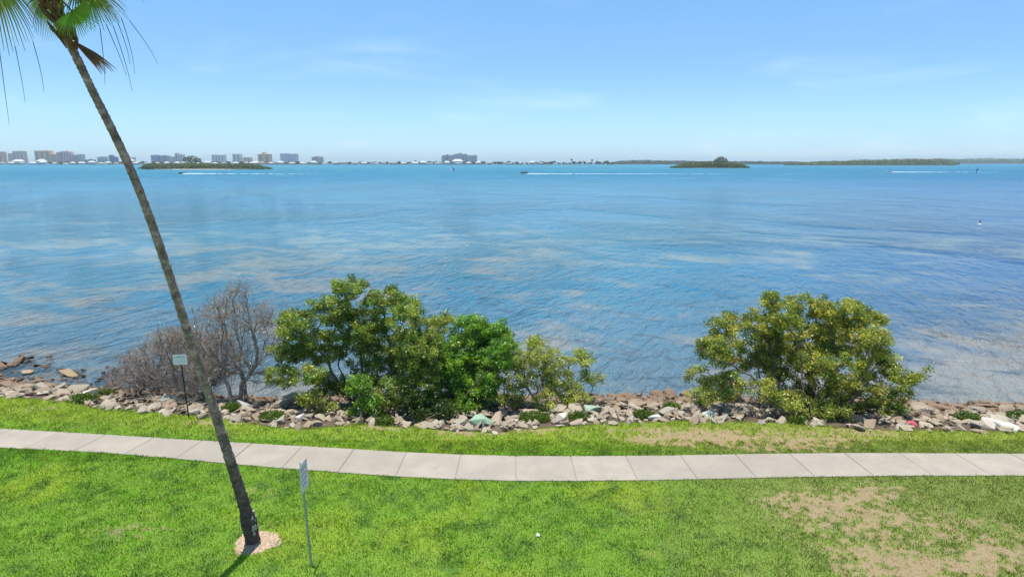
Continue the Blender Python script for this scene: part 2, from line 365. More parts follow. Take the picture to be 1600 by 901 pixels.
# palm dirt ring
RC = gp(401, 847)
ring = MB(); pts = []
for i in range(40):
    a = 2*PI*i/40; r = .49*(1+.13*math.sin(3*a+1)+.08*random.uniform(-1, 1)); pts.append((RC.x+r*math.cos(a), RC.y+.98*r*math.sin(a), .006))
for r_, z_ in ((1, .006), (.7, .028), (.35, .045)):
    for p in pts: ring.v.append(Vector((RC.x+(p[0]-RC.x)*r_, RC.y+(p[1]-RC.y)*r_, z_)))
for l in (0, 40):
    for i in range(40): ring.f.append([l+i, l+(i+1) % 40, l+40+(i+1) % 40, l+40+i])
ring.f.append(list(range(80, 120)))
tag(ring.build('bare_soil', M['mulch']), kind='structure')
# ------------------------------------------------------------------ grass blades
def blades(n, x0, x1, y0, y1, hmin, hmax, wid):
    x = rng.uniform(x0, x1, n); y = rng.uniform(y0, y1, n)
    edge = .14*(fbm(x, y, 3, 3, 9)-.5)
    ok = ((y < SN(x)+.015+edge*.6) | (y > SF(x)-.02+edge)) & (y < Eg(x)+.22*(fbm(x, y, 2.2, 3, 8)-.30)+.06)
    ok &= ((x-RC.x)**2+(y-RC.y)**2) > (.46+.1*(fbm(x, y, 5, 2)-.5))**2
    ok &= np.abs(x) < .86*y+2.5
    x, y = x[ok], y[ok]
    c, d = grass_cols(x, y); st = np.array([.43, .315, .20]); d2 = np.clip(d, 0, .99)[:, None]
    gr = np.clip((c-st*d2)/(1-d2), .01, 1); c = np.where((rng.random(len(x)) < d)[:, None], st, gr)
    keep = rng.random(len(x)) > d*.74*np.clip(fbm(x, y, 6, 2, 3)*2.0-.1, .5, 1.15)
    x, y, c, d = x[keep], y[keep], c[keep], d[keep]; n = len(x)
    cl = fbm(x, y, 3.5, 3, 13)
    h = rng.uniform(hmin, hmax, n)*(1-.55*d)*(.45+1.1*cl); a = rng.uniform(0, 2*PI, n); w = wid*rng.uniform(.7, 1.3, n)
    lean = rng.uniform(.1, 1.0, n)*h; la = rng.uniform(0, 2*PI, n); z0 = np.zeros(n)
    bx, by = np.cos(a)*w/2, np.sin(a)*w/2
    V = np.empty((n, 4, 3)); mxx, myy = x+np.cos(la)*lean*.35, y+np.sin(la)*lean*.35
    V[:, 0] = np.stack([x-bx, y-by, z0-.01], 1); V[:, 1] = np.stack([x+bx, y+by, z0-.01], 1)
    V[:, 2] = np.stack([mxx+bx*.8, myy+by*.8, h*.62], 1)
    V[:, 3] = np.stack([x+np.cos(la)*lean, y+np.sin(la)*lean, h], 1)
    c = 1.12*c*rng.uniform(.45, 1.65, (n, 1))*(.58+.94*fbm(x, y, 4.5, 4, 41))[:, None]; yl = rng.random(n) < .08; c[yl] = c[yl]*.4+np.array([.42, .34, .16])*.6
    return V.reshape(-1, 3), np.repeat(c, 4, 0), n
parts = [blades(480000, -17, 17, 9.6, 18.2, .02, .066, .014), blades(250000, -24, 22, 16.8, 22.3, .02, .075, .018)]
V = np.concatenate([p[0] for p in parts]); C_ = np.concatenate([p[1] for p in parts]); n = sum(p[2] for p in parts)
F = np.arange(n*4).reshape(-1, 4)
tag(link('grass', mesh_np('grass', V, F, C_), M['grass']), 'short mown green grass with straw coloured dry patches', 'grass', None, 'stuff')
# ------------------------------------------------------------------ foliage and branch generators
def leaf_quads(P, n_each, spread, size, palette, up=.5, flat=.8, seed=0, elong=2.0):
    """leaf-sized diamonds round the points P"""
    r = np.random.default_rng(seed); P = np.asarray(P); c = np.repeat(P, n_each, 0); n = len(c)
    off = r.normal(0, 1, (n, 3)); off /= np.linalg.norm(off, axis=1, keepdims=True)+1e-6
    off *= (r.random((n, 1))**.45)*spread; off[:, 2] *= flat; c = c+off
    nr = r.normal(0, 1, (n, 3))+np.array([0, 0, up*2]); nr /= np.linalg.norm(nr, axis=1, keepdims=True)
    t = off/(spread+1e-6)+r.normal(0, .6, (n, 3)); t -= nr*(t*nr).sum(1, keepdims=True); t /= np.linalg.norm(t, axis=1, keepdims=True)+1e-6
    b = np.cross(nr, t); L = size*r.uniform(.7, 1.3, (n, 1)); w = L/elong
    V = np.empty((n, 4, 3)); V[:, 0] = c-t*L*.5; V[:, 1] = c+b*w*.5+t*L*.08+nr*L*.06; V[:, 2] = c+t*L*.5; V[:, 3] = c-b*w*.5+t*L*.08+nr*L*.06
    pal = np.array(palette); clump = np.repeat(r.integers(0, len(pal), len(P)), n_each); own = r.integers(0, len(pal), n)
    cc = pal[np.where(r.random(n) < .62, clump, own)]*r.uniform(.7, 1.3, (n, 1))*np.repeat(r.uniform(.7, 1.3, (len(P), 1)), n_each, 0)
    return V.reshape(-1, 3), np.arange(n*4).reshape(-1, 4), np.repeat(cc, 4, 0)
def lobes_points(lobes, n, seed, shell=.55, cz=None):
    """points inside ellipsoidal lobes (centre, (rx, ry, rz)), more towards their outside"""
    r = np.random.default_rng(seed); vol = np.array([l[1][0]*l[1][1]*l[1][2] for l in lobes])**.75; vol = vol/vol.sum()
    idx = r.choice(len(lobes), n, p=vol); d = r.normal(0, 1, (n, 3)); d /= np.linalg.norm(d, axis=1, keepdims=True)
    rad = shell+(1-shell)*r.random((n, 1)); rad = np.where(r.random((n, 1)) < .3, r.random((n, 1))**.5, rad)
    c = np.array([l[0] for l in lobes])[idx]; s = np.array([l[1] for l in lobes])[idx]
    return c+d*rad*s
def px_lobes(spec, Y0, depth, seed, ysq=1.0):
    """lobes given by photo pixels, spread in depth so that the crown is round"""
    r = random.Random(seed); out = []
    for i, (x, y, rx, ry) in enumerate(spec):
        Y = Y0+r.uniform(-1, 1)*depth; c = at(x, y, Y); k = Y/1000/CP
        out.append(((c.x, c.y, c.z), (rx*k, (rx+ry)*.5*k*1.2, ry*k*ysq)))
    return out
def grow(bases, A, seed, step=.14, kill=.19, wob=.32, maxn=9000, lean=None):
    r = np.random.default_rng(seed); P = [np.array(b, float) for b in bases]; par = [-1]*len(P)
    A = np.array(A); near = np.full(len(A), 0); nd = np.full(len(A), 1e9); alive = np.ones(len(A), bool)
    def upd(i0):
        for i in range(i0, len(P)):
            d = np.linalg.norm(A-P[i], axis=1); m = d < nd; nd[m] = d[m]; near[m] = i
    upd(0); ends = {}
    for it in range(160):
        alive &= nd > kill
        if not alive.any() or len(P) > maxn: break
        idx = np.where(alive)[0]; n0 = len(P); src = near[idx]
        for s_ in np.unique(src):
            a = A[idx[src == s_]]; d = a-P[s_]; d /= np.linalg.norm(d, axis=1, keepdims=True); v = d.mean(0)+r.normal(0, wob, 3)
            if par[s_] >= 0:
                pv = P[s_]-P[par[s_]]; v = v+.55*pv/(np.linalg.norm(pv)+1e-6)
            v /= np.linalg.norm(v)+1e-6; P.append(P[s_]+v*step); par.append(int(s_))
        upd(n0)
    return np.array(P), np.array(par)
def radii(P, par, tip=.006, ex=2.3, rmax=.2):
    r = np.zeros(len(P)); kids = np.zeros(len(P), int)
    for i in range(len(P)-1, -1, -1):
        if kids[i] == 0: r[i] = tip**ex
        if par[i] >= 0: r[par[i]] += r[i]; kids[par[i]] += 1
    return np.minimum(r**(1/ex), rmax), kids
def frusta(P0, P1, r0, r1, k):
    n = len(P0); t = P1-P0; t = t/(np.linalg.norm(t, axis=1, keepdims=True)+1e-9)
    h = np.where(np.abs(t[:, 2:3]) < .9, np.array([[0, 0, 1.0]]), np.array([[1.0, 0, 0]])); u = np.cross(t, h); u /= np.linalg.norm(u, axis=1, keepdims=True); b = np.cross(t, u)
    V = np.empty((n, 2*k, 3))
    for j in range(k):
        a = 2*PI*j/k; o = u*math.cos(a)+b*math.sin(a)
        V[:, j] = P0-t*r0[:, None]*.3+o*r0[:, None]; V[:, k+j] = P1+t*r1[:, None]*.3+o*r1[:, None]
    base = np.arange(n)[:, None]*2*k; F = np.concatenate([base+np.array([[j, (j+1) % k, k+(j+1) % k, k+j]]) for j in range(k)])
    return V.reshape(-1, 3), F
def skeleton_mesh(name, P, par, r, k, sel):
    i = np.where(sel & (par >= 0))[0]; pr = par[i]
    r0 = np.minimum(r[pr], r[i]*1.6)
    V, F = frusta(P[pr], P[i], r0, r[i], k); return mesh_np(name, V, F, None, True)
def twig_geo(P, n_each, L, rad, seed, bias=None):
    r = np.random.default_rng(seed); p0 = np.repeat(P, n_each, 0); n = len(p0)
    d = r.normal(0, 1, (n, 3))
    if bias is not None: d += np.repeat(bias, n_each, 0)*1.2
    d /= np.linalg.norm(d, axis=1, keepdims=True); l = L*r.uniform(.4, 1.3, (n, 1)); p1 = p0+d*l; d2 = d+r.normal(0, .5, (n, 3)); d2 /= np.linalg.norm(d2, axis=1, keepdims=True); p2 = p1+d2*l*.7
    a0 = np.concatenate([p0, p1]); a1 = np.concatenate([p1, p2]); V, F = frusta(a0, a1, np.full(2*n, rad), np.concatenate([np.full(n, rad*.8), np.full(n, rad*.4)]), 3)
    return V, F
def tree(name, label, cat, spec, Y0, depth, bases, pal, seed, natt=420, per=48, spread=.26, leaf=.085, group=None, trunk=True, twigs=0, sparse=0.0, rmax=.16, kill=.19, ysq=1.0, barkm='bark', sz=.0, tip=.008):
    lob = px_lobes(spec, Y0, depth, seed, ysq); A = lobes_points(lob, natt, seed)
    A = A[A[:, 2] > zbank(A[:, 0], A[:, 1])+.12]
    b0 = [Vector(b) for b in bases]; root = empty(name, b0[0])
    P, par = grow([tuple(b) for b in b0], A, seed, .14, kill); r, kids = radii(P, par, tip, 2.2, rmax)
    off = np.array(b0[0]); P0 = P-off; rootof = np.arange(len(P))
    for i in range(len(P)):
        if par[i] >= 0: rootof[i] = rootof[par[i]]
    pr_ = np.random.default_rng(seed)
    for q in range(len(b0)):       # one trunk with its limbs for every stem that leaves the ground
        mine = np.where((rootof == q) & (par >= 0))[0]
        if len(mine) < 3: continue
        Vs = []; Fs = []; nb = 0
        for k, sel in ((8, r[mine] > .03), (4, r[mine] <= .03)):
            i = mine[sel]
            if len(i) == 0: continue
            V, F = frusta(P0[par[i]], P0[i], np.minimum(r[par[i]], r[i]*1.6), r[i], k); Vs.append(V); Fs.append(F+nb); nb += len(V)
        if twigs:
            i = np.where(r[mine] < .03)[0]; i = mine[i]
            V, F = twig_geo(P0[i], twigs, .24, .0055, seed+q, (P0[i]-P0[par[i]])/.14); Vs.append(V); Fs.append(F+nb)
        link('trunk', mesh_np('trunk', np.concatenate(Vs), np.concatenate(Fs), None, True), M[barkm], root)
    if pal is not None:
        src = A-off
        if sparse: src = src[np.random.default_rng(seed).random(len(src)) > sparse]
        V, F, c = leaf_quads(src, per, spread, leaf, pal, .35, .8, seed)
        link('crown', mesh_np('crown', V, F, c), M['leaf'], root)
    return tag(root, label, cat, group)
def gb(x, y, sink=.1):        # a root point on the bank seen at a photo pixel
    z = -.5
    for _ in range(8):
        p = gp(x, y, z); z = float(zbank(p.x, p.y))
    p.z = z-sink; return p
OLIVE = [(0.2504, 0.3036, 0.0466), (0.3444, 0.3709, 0.0568), (0.1775, 0.2586, 0.0413), (0.1148, 0.1911, 0.031), (0.4384, 0.4271, 0.0774), (0.2087, 0.281, 0.0516), (0.5428, 0.4946, 0.1032), (0.1462, 0.2248, 0.0516)]
GREEN = [(0.1204, 0.284, 0.0314), (0.2046, 0.3905, 0.0404), (0.0843, 0.2011, 0.0269), (0.2889, 0.4496, 0.0449), (0.1444, 0.3076, 0.0449)]
MIXED = [(0.1822, 0.2868, 0.0466), (0.1285, 0.2294, 0.0361), (0.2787, 0.3442, 0.0568), (0.0857, 0.1721, 0.031), (0.3858, 0.4132, 0.0774)]
YEL = [(0.4004, 0.4543, 0.0774), (0.267, 0.3635, 0.0516), (0.5338, 0.5451, 0.1162), (0.1906, 0.2726, 0.0516), (0.3241, 0.3635, 0.129)]
tree('mangrove_tree', 'tall spreading grey green mangrove with open crown beside the bare grey tree', 'tree',
     [(545, 452, 28, 20), (602, 468, 32, 20), (640, 478, 18, 14), (520, 482, 40, 24), (465, 510, 32, 26), (560, 508, 55, 32), (635, 505, 35, 28), (452, 545, 28, 20), (500, 545, 45, 26), (590, 552, 50, 36), (655, 548, 40, 38), (438, 588, 24, 17), (478, 585, 34, 15), (645, 598, 45, 34), (690, 498, 20, 13), (615, 610, 35, 28), (445, 500, 15, 15), (682, 520, 30, 26), (560, 600, 45, 22), (515, 600, 35, 18), (670, 570, 34, 30)],
     22.6, 1.5, [gb(600, 640), gb(560, 638), gb(640, 645)], MIXED, 11, 1100, 88, .205, .086)
tree('mangrove_tree', 'dense bright green mangrove in the middle of the thicket', 'tree',
     [(735, 512, 35, 22), (775, 522, 28, 24), (740, 552, 48, 38), (783, 552, 26, 30), (715, 600, 36, 36), (692, 560, 30, 36), (755, 600, 34, 30), (672, 632, 34, 26), (720, 635, 36, 20)],
     22.4, 1.2, [gb(710, 645), gb(740, 640)], GREEN, 23, 660, 96, .205, .094)
tree('mangrove_tree', 'small thin mangrove with sparse yellowish leaves and bare stems showing', 'tree',
     [(800, 555, 24, 26), (835, 535, 16, 14), (850, 562, 36, 20), (905, 560, 26, 14), (925, 588, 22, 12), (815, 585, 28, 22), (870, 595, 36, 22), (900, 618, 26, 18), (800, 618, 26, 18), (850, 625, 22, 14), (880, 632, 24, 12)],
     22.6, 1.0, [gb(845, 640), gb(880, 636)], YEL, 37, 560, 36, .17, .082, twigs=1, rmax=.06)
tree('shrub', 'bright green leafy sapling rising from the rocks under the spreading mangrove', 'shrub',
     [(560, 600, 20, 18), (572, 628, 24, 18), (556, 650, 18, 12), (600, 645, 14, 10)], 20.6, .3, [gb(565, 660)], GREEN, 41, 70, 50, .22, .1, rmax=.03)
tree('shrub', 'low yellow green shrub on brown rocks below the spreading mangrove', 'shrub',
     [(488, 622, 24, 12), (512, 634, 20, 9)], 21.4, .3, [gb(500, 642)], YEL, 43, 40, 45, .2, .09, rmax=.03)
tree('shrub', 'dark green bushy shrub filling the foot of the thicket next to the grass', 'shrub',
     [(655, 640, 26, 20), (690, 645, 24, 18), (640, 622, 22, 18)], 20.4, .4, [gb(660, 662)], [(.03, .07, .012), (.05, .10, .014), (.07, .11, .02)], 47, 110, 50, .22, .09, rmax=.03)
tree('mangrove_tree', 'large rounded olive mangrove standing alone on the riprap', 'tree',
     [(1215, 472, 28, 15), (1265, 478, 42, 20), (1320, 488, 40, 22), (1362, 500, 18, 18), (1145, 494, 15, 14), (1132, 512, 26, 20), (1190, 508, 38, 26), (1250, 525, 55, 32), (1320, 528, 48, 32), (1372, 535, 26, 28), (1112, 545, 30, 20), (1150, 555, 40, 28), (1222, 565, 52, 34), (1300, 575, 55, 34), (1375, 575, 34, 26), (1412, 588, 28, 14), (1445, 583, 14, 9), (1092, 585, 24, 14), (1135, 600, 40, 18), (1200, 610, 36, 18), (1262, 618, 40, 20), (1335, 618, 44, 22), (1390, 618, 36, 18), (1345, 640, 50, 12), (1120, 620, 34, 14), (1295, 636, 40, 14), (1225, 500, 26, 18)],
     21.9, 1.6, [gb(1262, 655), gb(1285, 652), gb(1240, 650), gb(1310, 655)], OLIVE, 53, 1250, 88, .205, .086)
tree('shrub', 'low yellow green shrub at the foot of the lone olive mangrove', 'shrub',
     [(1240, 630, 24, 13), (1265, 642, 18, 9)], 20.3, .25, [gb(1250, 652)], YEL, 59, 40, 45, .2, .09, rmax=.03)
tree('shrub', 'small yellowish shrub among brown rocks beyond the outer branches of the lone mangrove', 'shrub',
     [(1400, 643, 26, 9)], 21.0, .25, [gb(1398, 655)], YEL, 61, 26, 40, .2, .09, rmax=.03)
tree('shrub', 'yellowing shrub over the waterside rocks beside the lone mangrove', 'shrub',
     [(1095, 618, 24, 14), (1125, 632, 22, 10)], 22.6, .3, [gb(1110, 640)], YEL, 67, 50, 36, .2, .085, rmax=.03)
tree('dead_shrub', 'bare tangled grey stems at the foot of the lone olive mangrove', 'dead shrub',
     [(1180, 632, 42, 12), (1150, 638, 26, 8), (1215, 640, 26, 9)], 21.0, .4, [gb(1180, 650), gb(1150, 650), gb(1210, 652)], None, 71, 260, barkm='deadbark', rmax=.03, twigs=2)
tree('bare_tree', 'leafless grey mangrove with crooked branches at the water edge', 'tree',
     [(372, 455, 24, 15), (338, 478, 20, 16), (398, 500, 26, 28), (350, 508, 30, 24), (422, 535, 14, 24), (385, 555, 32, 22), (330, 545, 26, 20), (300, 520, 22, 16), (315, 490, 16, 12), (350, 570, 34, 22), (400, 585, 26, 16), (415, 500, 18, 18), (365, 480, 26, 16)],
     23.6, 1.1, [gb(375, 632), gb(385, 630), gb(368, 634)], None, 79, 2000, barkm='deadbark', twigs=3, rmax=.12, kill=.16)
tree('dead_shrub', 'low brown leafless thicket sloping into the water beside the bare tree', 'dead shrub',
     [(230, 565, 38, 26), (285, 545, 40, 30), (200, 588, 28, 14), (280, 588, 46, 22), (325, 575, 32, 26), (235, 600, 36, 14), (310, 600, 34, 16), (178, 600, 14, 8), (340, 540, 26, 24), (260, 530, 26, 16)],
     23.8, 1.2, [gb(250, 622), gb(300, 625), gb(220, 618), gb(330, 628)], None, 83, 2400, barkm='deadbark', twigs=5, rmax=.07, kill=.15)
# ------------------------------------------------------------------ riprap
def rock_mesh(i, flat=.42, npts=14, seedv=0):
    r = random.Random(100+i+seedv); bm = bmesh.new()
    for _ in range(npts):
        v = Vector((r.uniform(-1, 1), r.uniform(-1, 1), r.uniform(-1, 1)))
        m = max(abs(v.x), abs(v.y), abs(v.z)); v = v/m*.5 if r.random() < .75 else v.normalized()*.5
        bm.verts.new((v.x, v.y*.72, v.z*flat))
    res = bmesh.ops.convex_hull(bm, input=bm.verts)
    junk = [e for e in res['geom_interior']+res['geom_unused'] if isinstance(e, bmesh.types.BMVert)]
    bmesh.ops.delete(bm, geom=list(set(junk)), context='VERTS')
    bmesh.ops.bevel(bm, geom=list(bm.edges), offset=.025, segments=1, affect='EDGES', profile=.6)
    me = bpy.data.meshes.new('rock'); bm.to_mesh(me); bm.free(); me.materials.append(M['rock']); return me
RM = [rock_mesh(i, random.choice((.18, .24, .3, .4))) for i in range(14)]
SPEC = [  # named rocks: pixel, size, colour, label
    (755, 662, .78, .45, (.27, .40, .28), 'flat pale green slab lying between the mangrove thicket and the grass'),
    (925, 643, .70, .45, (.30, .38, .29), 'pale green broken slab behind the curved white boulder'),
    (878, 659, .75, .62, (.54, .49, .41), 'curved white boulder in weeds at the grass edge'),
    (1022, 655, .48, .45, (.64, .62, .57), 'small bright white stone lying at the grass edge in the open gap'),
    (1424, 664, .52, .4, (.42, .09, .10), 'dull red stone among pale rocks beside the lone mangrove'),
    (1110, 650, .85, .35, (.42, .46, .37), 'greenish grey flat slab near the bare stems of the lone mangrove'),
    (268, 628, .85, .4, (.44, .46, .38), 'mossy grey green slab behind the dark sign post'),
    (1582, 670, 1.0, .25, (.50, .47, .42), 'long white slab by the grass at the frame edge'),
    (1543, 665, .75, .4, (.46, .41, .35), 'humped pale boulder next to the long white slab'),
    (385, 637, .7, .7, (.50, .47, .42), 'upright pale slab at the foot of the leaning palm'),
    (470, 655, .6, .6, (.58, .54, .48), 'rounded whitish rock in front of the low yellow green shrub'),
    (650, 655, .55, .5, (.40, .29, .23), 'pinkish brown rock in shade by the dark bushy shrub'),
    (42, 589, .75, .3, (.34, .25, .16), 'brown slab awash at the water edge, farthest out of the bank'),
    (112, 596, .85, .3, (.30, .22, .13), 'tilted brown slab with dark underside reaching into the water'),
    (130, 620, 1.0, .32, (.52, .48, .41), 'long flat pale slab next to the grass by the low brown thicket'),
]
placed = []
def put_rock(me, x, y, z, s, name='rock'):
    o = bpy.data.objects.new(name, me); COL.objects.link(o); o.location = (x, y, z)
    o.rotation_euler = (random.gauss(0, .17), random.gauss(0, .17), random.uniform(0, 2*PI)); o.scale = (s*random.uniform(.85, 1.25), s*random.uniform(.8, 1.1), s*random.uniform(.8, 1.2)); return o
for i, (x, y, s, fl, c, lab) in enumerate(SPEC):
    p = gb(x, y, 0); me = rock_mesh(50+i, fl); me.materials.clear()
    t = NT('rock_'+['green', 'green', 'white', 'white', 'red', 'grey', 'moss', 'white', 'pale', 'pale', 'pale', 'pink', 'brown', 'brown', 'pale'][i]); q = t.pos(); a = t.noise(q, 3, 6, .65); b = t.noise(q, 20, 5, .7)
    cc = t.mix(t.rng(a, .45, .75, 0, .5), c, tuple(k*.6 for k in c)); cc = t.mix(t.rng(b, .55, .8, 0, .4), cc, (.2, .17, .13)); me.materials.append(t.fin(cc, .9, t.bump(b, .4, .03), .25))
    o = put_rock(me, p.x, p.y, max(p.z, WZ)+s*fl*.22, s); o.rotation_euler.x *= .5; o.rotation_euler.y *= .5
    if i == 9: o.rotation_euler = (1.0, .2, .4)
    tag(o, lab, 'rock', 'rocks of the shoreline riprap'); placed.append((p.x, p.y, s*.5))
def free(x, y, r, f=.62):
    return all((x-a)**2+(y-b)**2 > (f*(r+c))**2 for a, b, c in placed)
nr = 0; tries = 0
while nr < 283 and tries < 60000:
    tries += 1
    x = random.uniform(-23, 21); e = float(Eg(x)); w = float(Ew(x)); t_ = random.random()**.8; y = e+.12+t_*(w-e+.3)
    if x < -13 and random.random() < .4: y = w+random.random()**1.6*2.8; s_ = .6
    else: s_ = 1
    s = random.uniform(.40, .85)*random.choice((.75, 1, 1.35)) if t_ > .12 else random.uniform(.3, .62)
    s *= s_
    if t_ < .4: s = min(s, .68)
    if not free(x, y, s*.5): continue
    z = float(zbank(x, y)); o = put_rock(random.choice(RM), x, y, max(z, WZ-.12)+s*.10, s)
    wet = z < -.75
    tag(o, 'brown wet angular rock low on the riprap bank at the water' if wet else 'pale grey angular rock high on the riprap bank near the grass', 'rock', 'wet brown riprap rocks' if wet else 'pale riprap rocks')
    placed.append((x, y, s*.5)); nr += 1
# small rubble filling between, and the bank beyond the frame
vv = []; ff = []; base = 0
tm = []
for me in RM[:6]:
    bm = bmesh.new(); bm.from_mesh(me); bmesh.ops.triangulate(bm, faces=bm.faces)
    tm.append((np.array([v.co[:] for v in bm.verts]), np.array([[v.index for v in f.verts] for f in bm.faces]))); bm.free()
for k in range(3600):
    if k < 3100: x = random.uniform(-25, 23)
    else: x = random.choice((-1, 1))*random.uniform(22, 60)
    e = float(Eg(x)); w = float(Ew(x)); y = e-.08+random.random()*(w-e+.25); s = random.uniform(.13, .42) if abs(x) < 24 else random.uniform(.4, .9)
    
    if x < -13 and k % 4 == 0 and x > -25: y = w+random.random()**1.5*3.0
    z = max(float(zbank(x, y)), WZ-.05)+s*.1; v, f = random.choice(tm)
    R = np.array(Matrix.Rotation(random.uniform(0, 2*PI), 3, 'Z') @ Matrix.Rotation(random.gauss(0, .35), 3, 'X') @ Matrix.Rotation(random.gauss(0, .35), 3, 'Y'))
    vv.append((v*s*np.array([1, random.uniform(.7, 1.2), random.uniform(.8, 1.3)])) @ R.T+np.array([x, y, z])); ff.append(f+base); base += len(v)
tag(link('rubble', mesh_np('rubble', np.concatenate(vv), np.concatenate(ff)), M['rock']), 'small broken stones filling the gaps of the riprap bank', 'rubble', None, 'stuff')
# weeds at the grass edge
WEED = [(835, 656, .5, 'low bright green weeds between two pale boulders'), (905, 655, .35, 'green weeds right behind the curved white boulder'), (1005, 652, .32, 'weed clump beside the small bright white stone'), (1049, 640, .3, 'tiny green weed growing between pale rocks in the open gap'),
        (1512, 656, .4, 'grassy weed clump among brown rocks near the humped boulder'), (1592, 655, .35, 'grassy weed clump behind the long white slab'), (425, 655, .4, 'green weeds at the grass edge by the leaning palm'), (165, 617, .28, 'small dark weed clump below the low brown thicket'),
        (130, 627, .5, 'weedy grass tuft beside the long flat pale slab'), (1245, 660, .3, 'weed tuft on the grass edge before the lone mangrove'), (362, 641, .3, 'weed clump between the dark sign post and the palm'), (600, 662, .3, 'weed clump in front of the leafy sapling')]
for i, (x, y, r_, lab) in enumerate(WEED):
    p = gb(x, y, 0); rr = np.random.default_rng(i); n = int(95*r_/.3); a = rr.uniform(0, 2*PI, n); q = rr.random(n)**.5*r_
    P = np.stack([np.cos(a)*q, np.sin(a)*q*.8, .05+.22*rr.random(n)*(1-q/r_*.6)], 1)
    V, F, c = leaf_quads(P, 12, .09, .075, [(.09, .17, .015), (.14, .20, .02), (.06, .12, .012)], .2, 1, i, 2.4)
    o = link('weed_clump', mesh_np('weed_clump', V, F, c), M['leaf']); o.location = (p.x, p.y, p.z+.02); tag(o, lab, 'weed', 'weeds among the shoreline rocks')
# ------------------------------------------------------------------ leaning palm
B = gp(396, 846); TX, TY = -1.5, -2.1
tp = [(396, 846), (388, 812), (376, 770), (352, 695), (328, 620), (302, 545), (268, 440), (232, 335), (204, 265), (176, 205), (146, 145), (122, 95), (100, 50), (86, 18)]
ax = []
for i, (x, y) in enumerate(tp):
    s = max(0, (846-y)/(846-18)); ax.append(at(x, y, B.y+TY*s**.85) if i else Vector((B.x, B.y, -.1)))
palm = empty('palm_tree', B)
tag(palm, 'tall slender fan palm with leaning grey trunk in a bare soil ring', 'palm tree')
fine = []; N = len(ax)
for i in range(N-1):
    p0, p1, p2, p3 = ax[max(i-1, 0)], ax[i], ax[i+1], ax[min(i+2, N-1)]
    for j in range(14):
        t = j/14; fine.append(.5*((2*p1)+(p2-p0)*t+(2*p0-5*p1+4*p2-p3)*t*t+(3*p1-p0-3*p2+p3)*t**3))
fine.append(ax[-1]); top = ax[-1]-B; rad = []
for i, p in enumerate(fine):
    z = p.z; r = .050+.066*math.exp(-max(z, 0)/6.5)+.028*math.exp(-max(z, 0)/1.6)+.042*math.exp(-((z-.5)/.28)**2)-.015*math.exp(-((z-.18)/.12)**2)+.06*math.exp(-max(z+.05, 0)/.10)
    rad.append(r*(1+(.045 if i % 2 else -.045)+random.uniform(-.06, .06)*(1.9 if z < 1.6 else 1)))
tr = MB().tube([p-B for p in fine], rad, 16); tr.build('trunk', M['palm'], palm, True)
kn = MB()     # lower trunk knobs, coloured pale to stand for sunlit spots on that side
for i in range(11):
    a = random.uniform(-.8, .4); z = random.uniform(.35, .85); q = min(range(len(fine)), key=lambda i_: abs(fine[i_].z-z)); s = random.uniform(.03, .06)
    d = Vector((math.cos(a), math.sin(a), 0)); kn.box(fine[q]-B+d*(rad[q]-.005), (s, s*.8, s*1.3), a)
kn.build('sunlit_knobs', M['twig'], palm)
axis = (ax[-1]-ax[-2]).normalized(); hub = top+axis*.25
bt = MB()      # old leaf bases round the head
for i in range(46):
    h = random.uniform(-.6, .35); a = i*2.4; c = top+axis*h; rr = .055+.05*(h+1)/1.3
    sd = axis.orthogonal().normalized(); sd = Quaternion(axis, a) @ sd
    p0 = c+sd*rr*.8; p1 = c+sd*(rr+.06)+axis*.14; p2 = c+sd*(rr+.085)+axis*.27
    bt.tube([p0, p1, p2], [.04, .03, .01], 5)
bt.build('leaf_bases', M['husk'], palm)
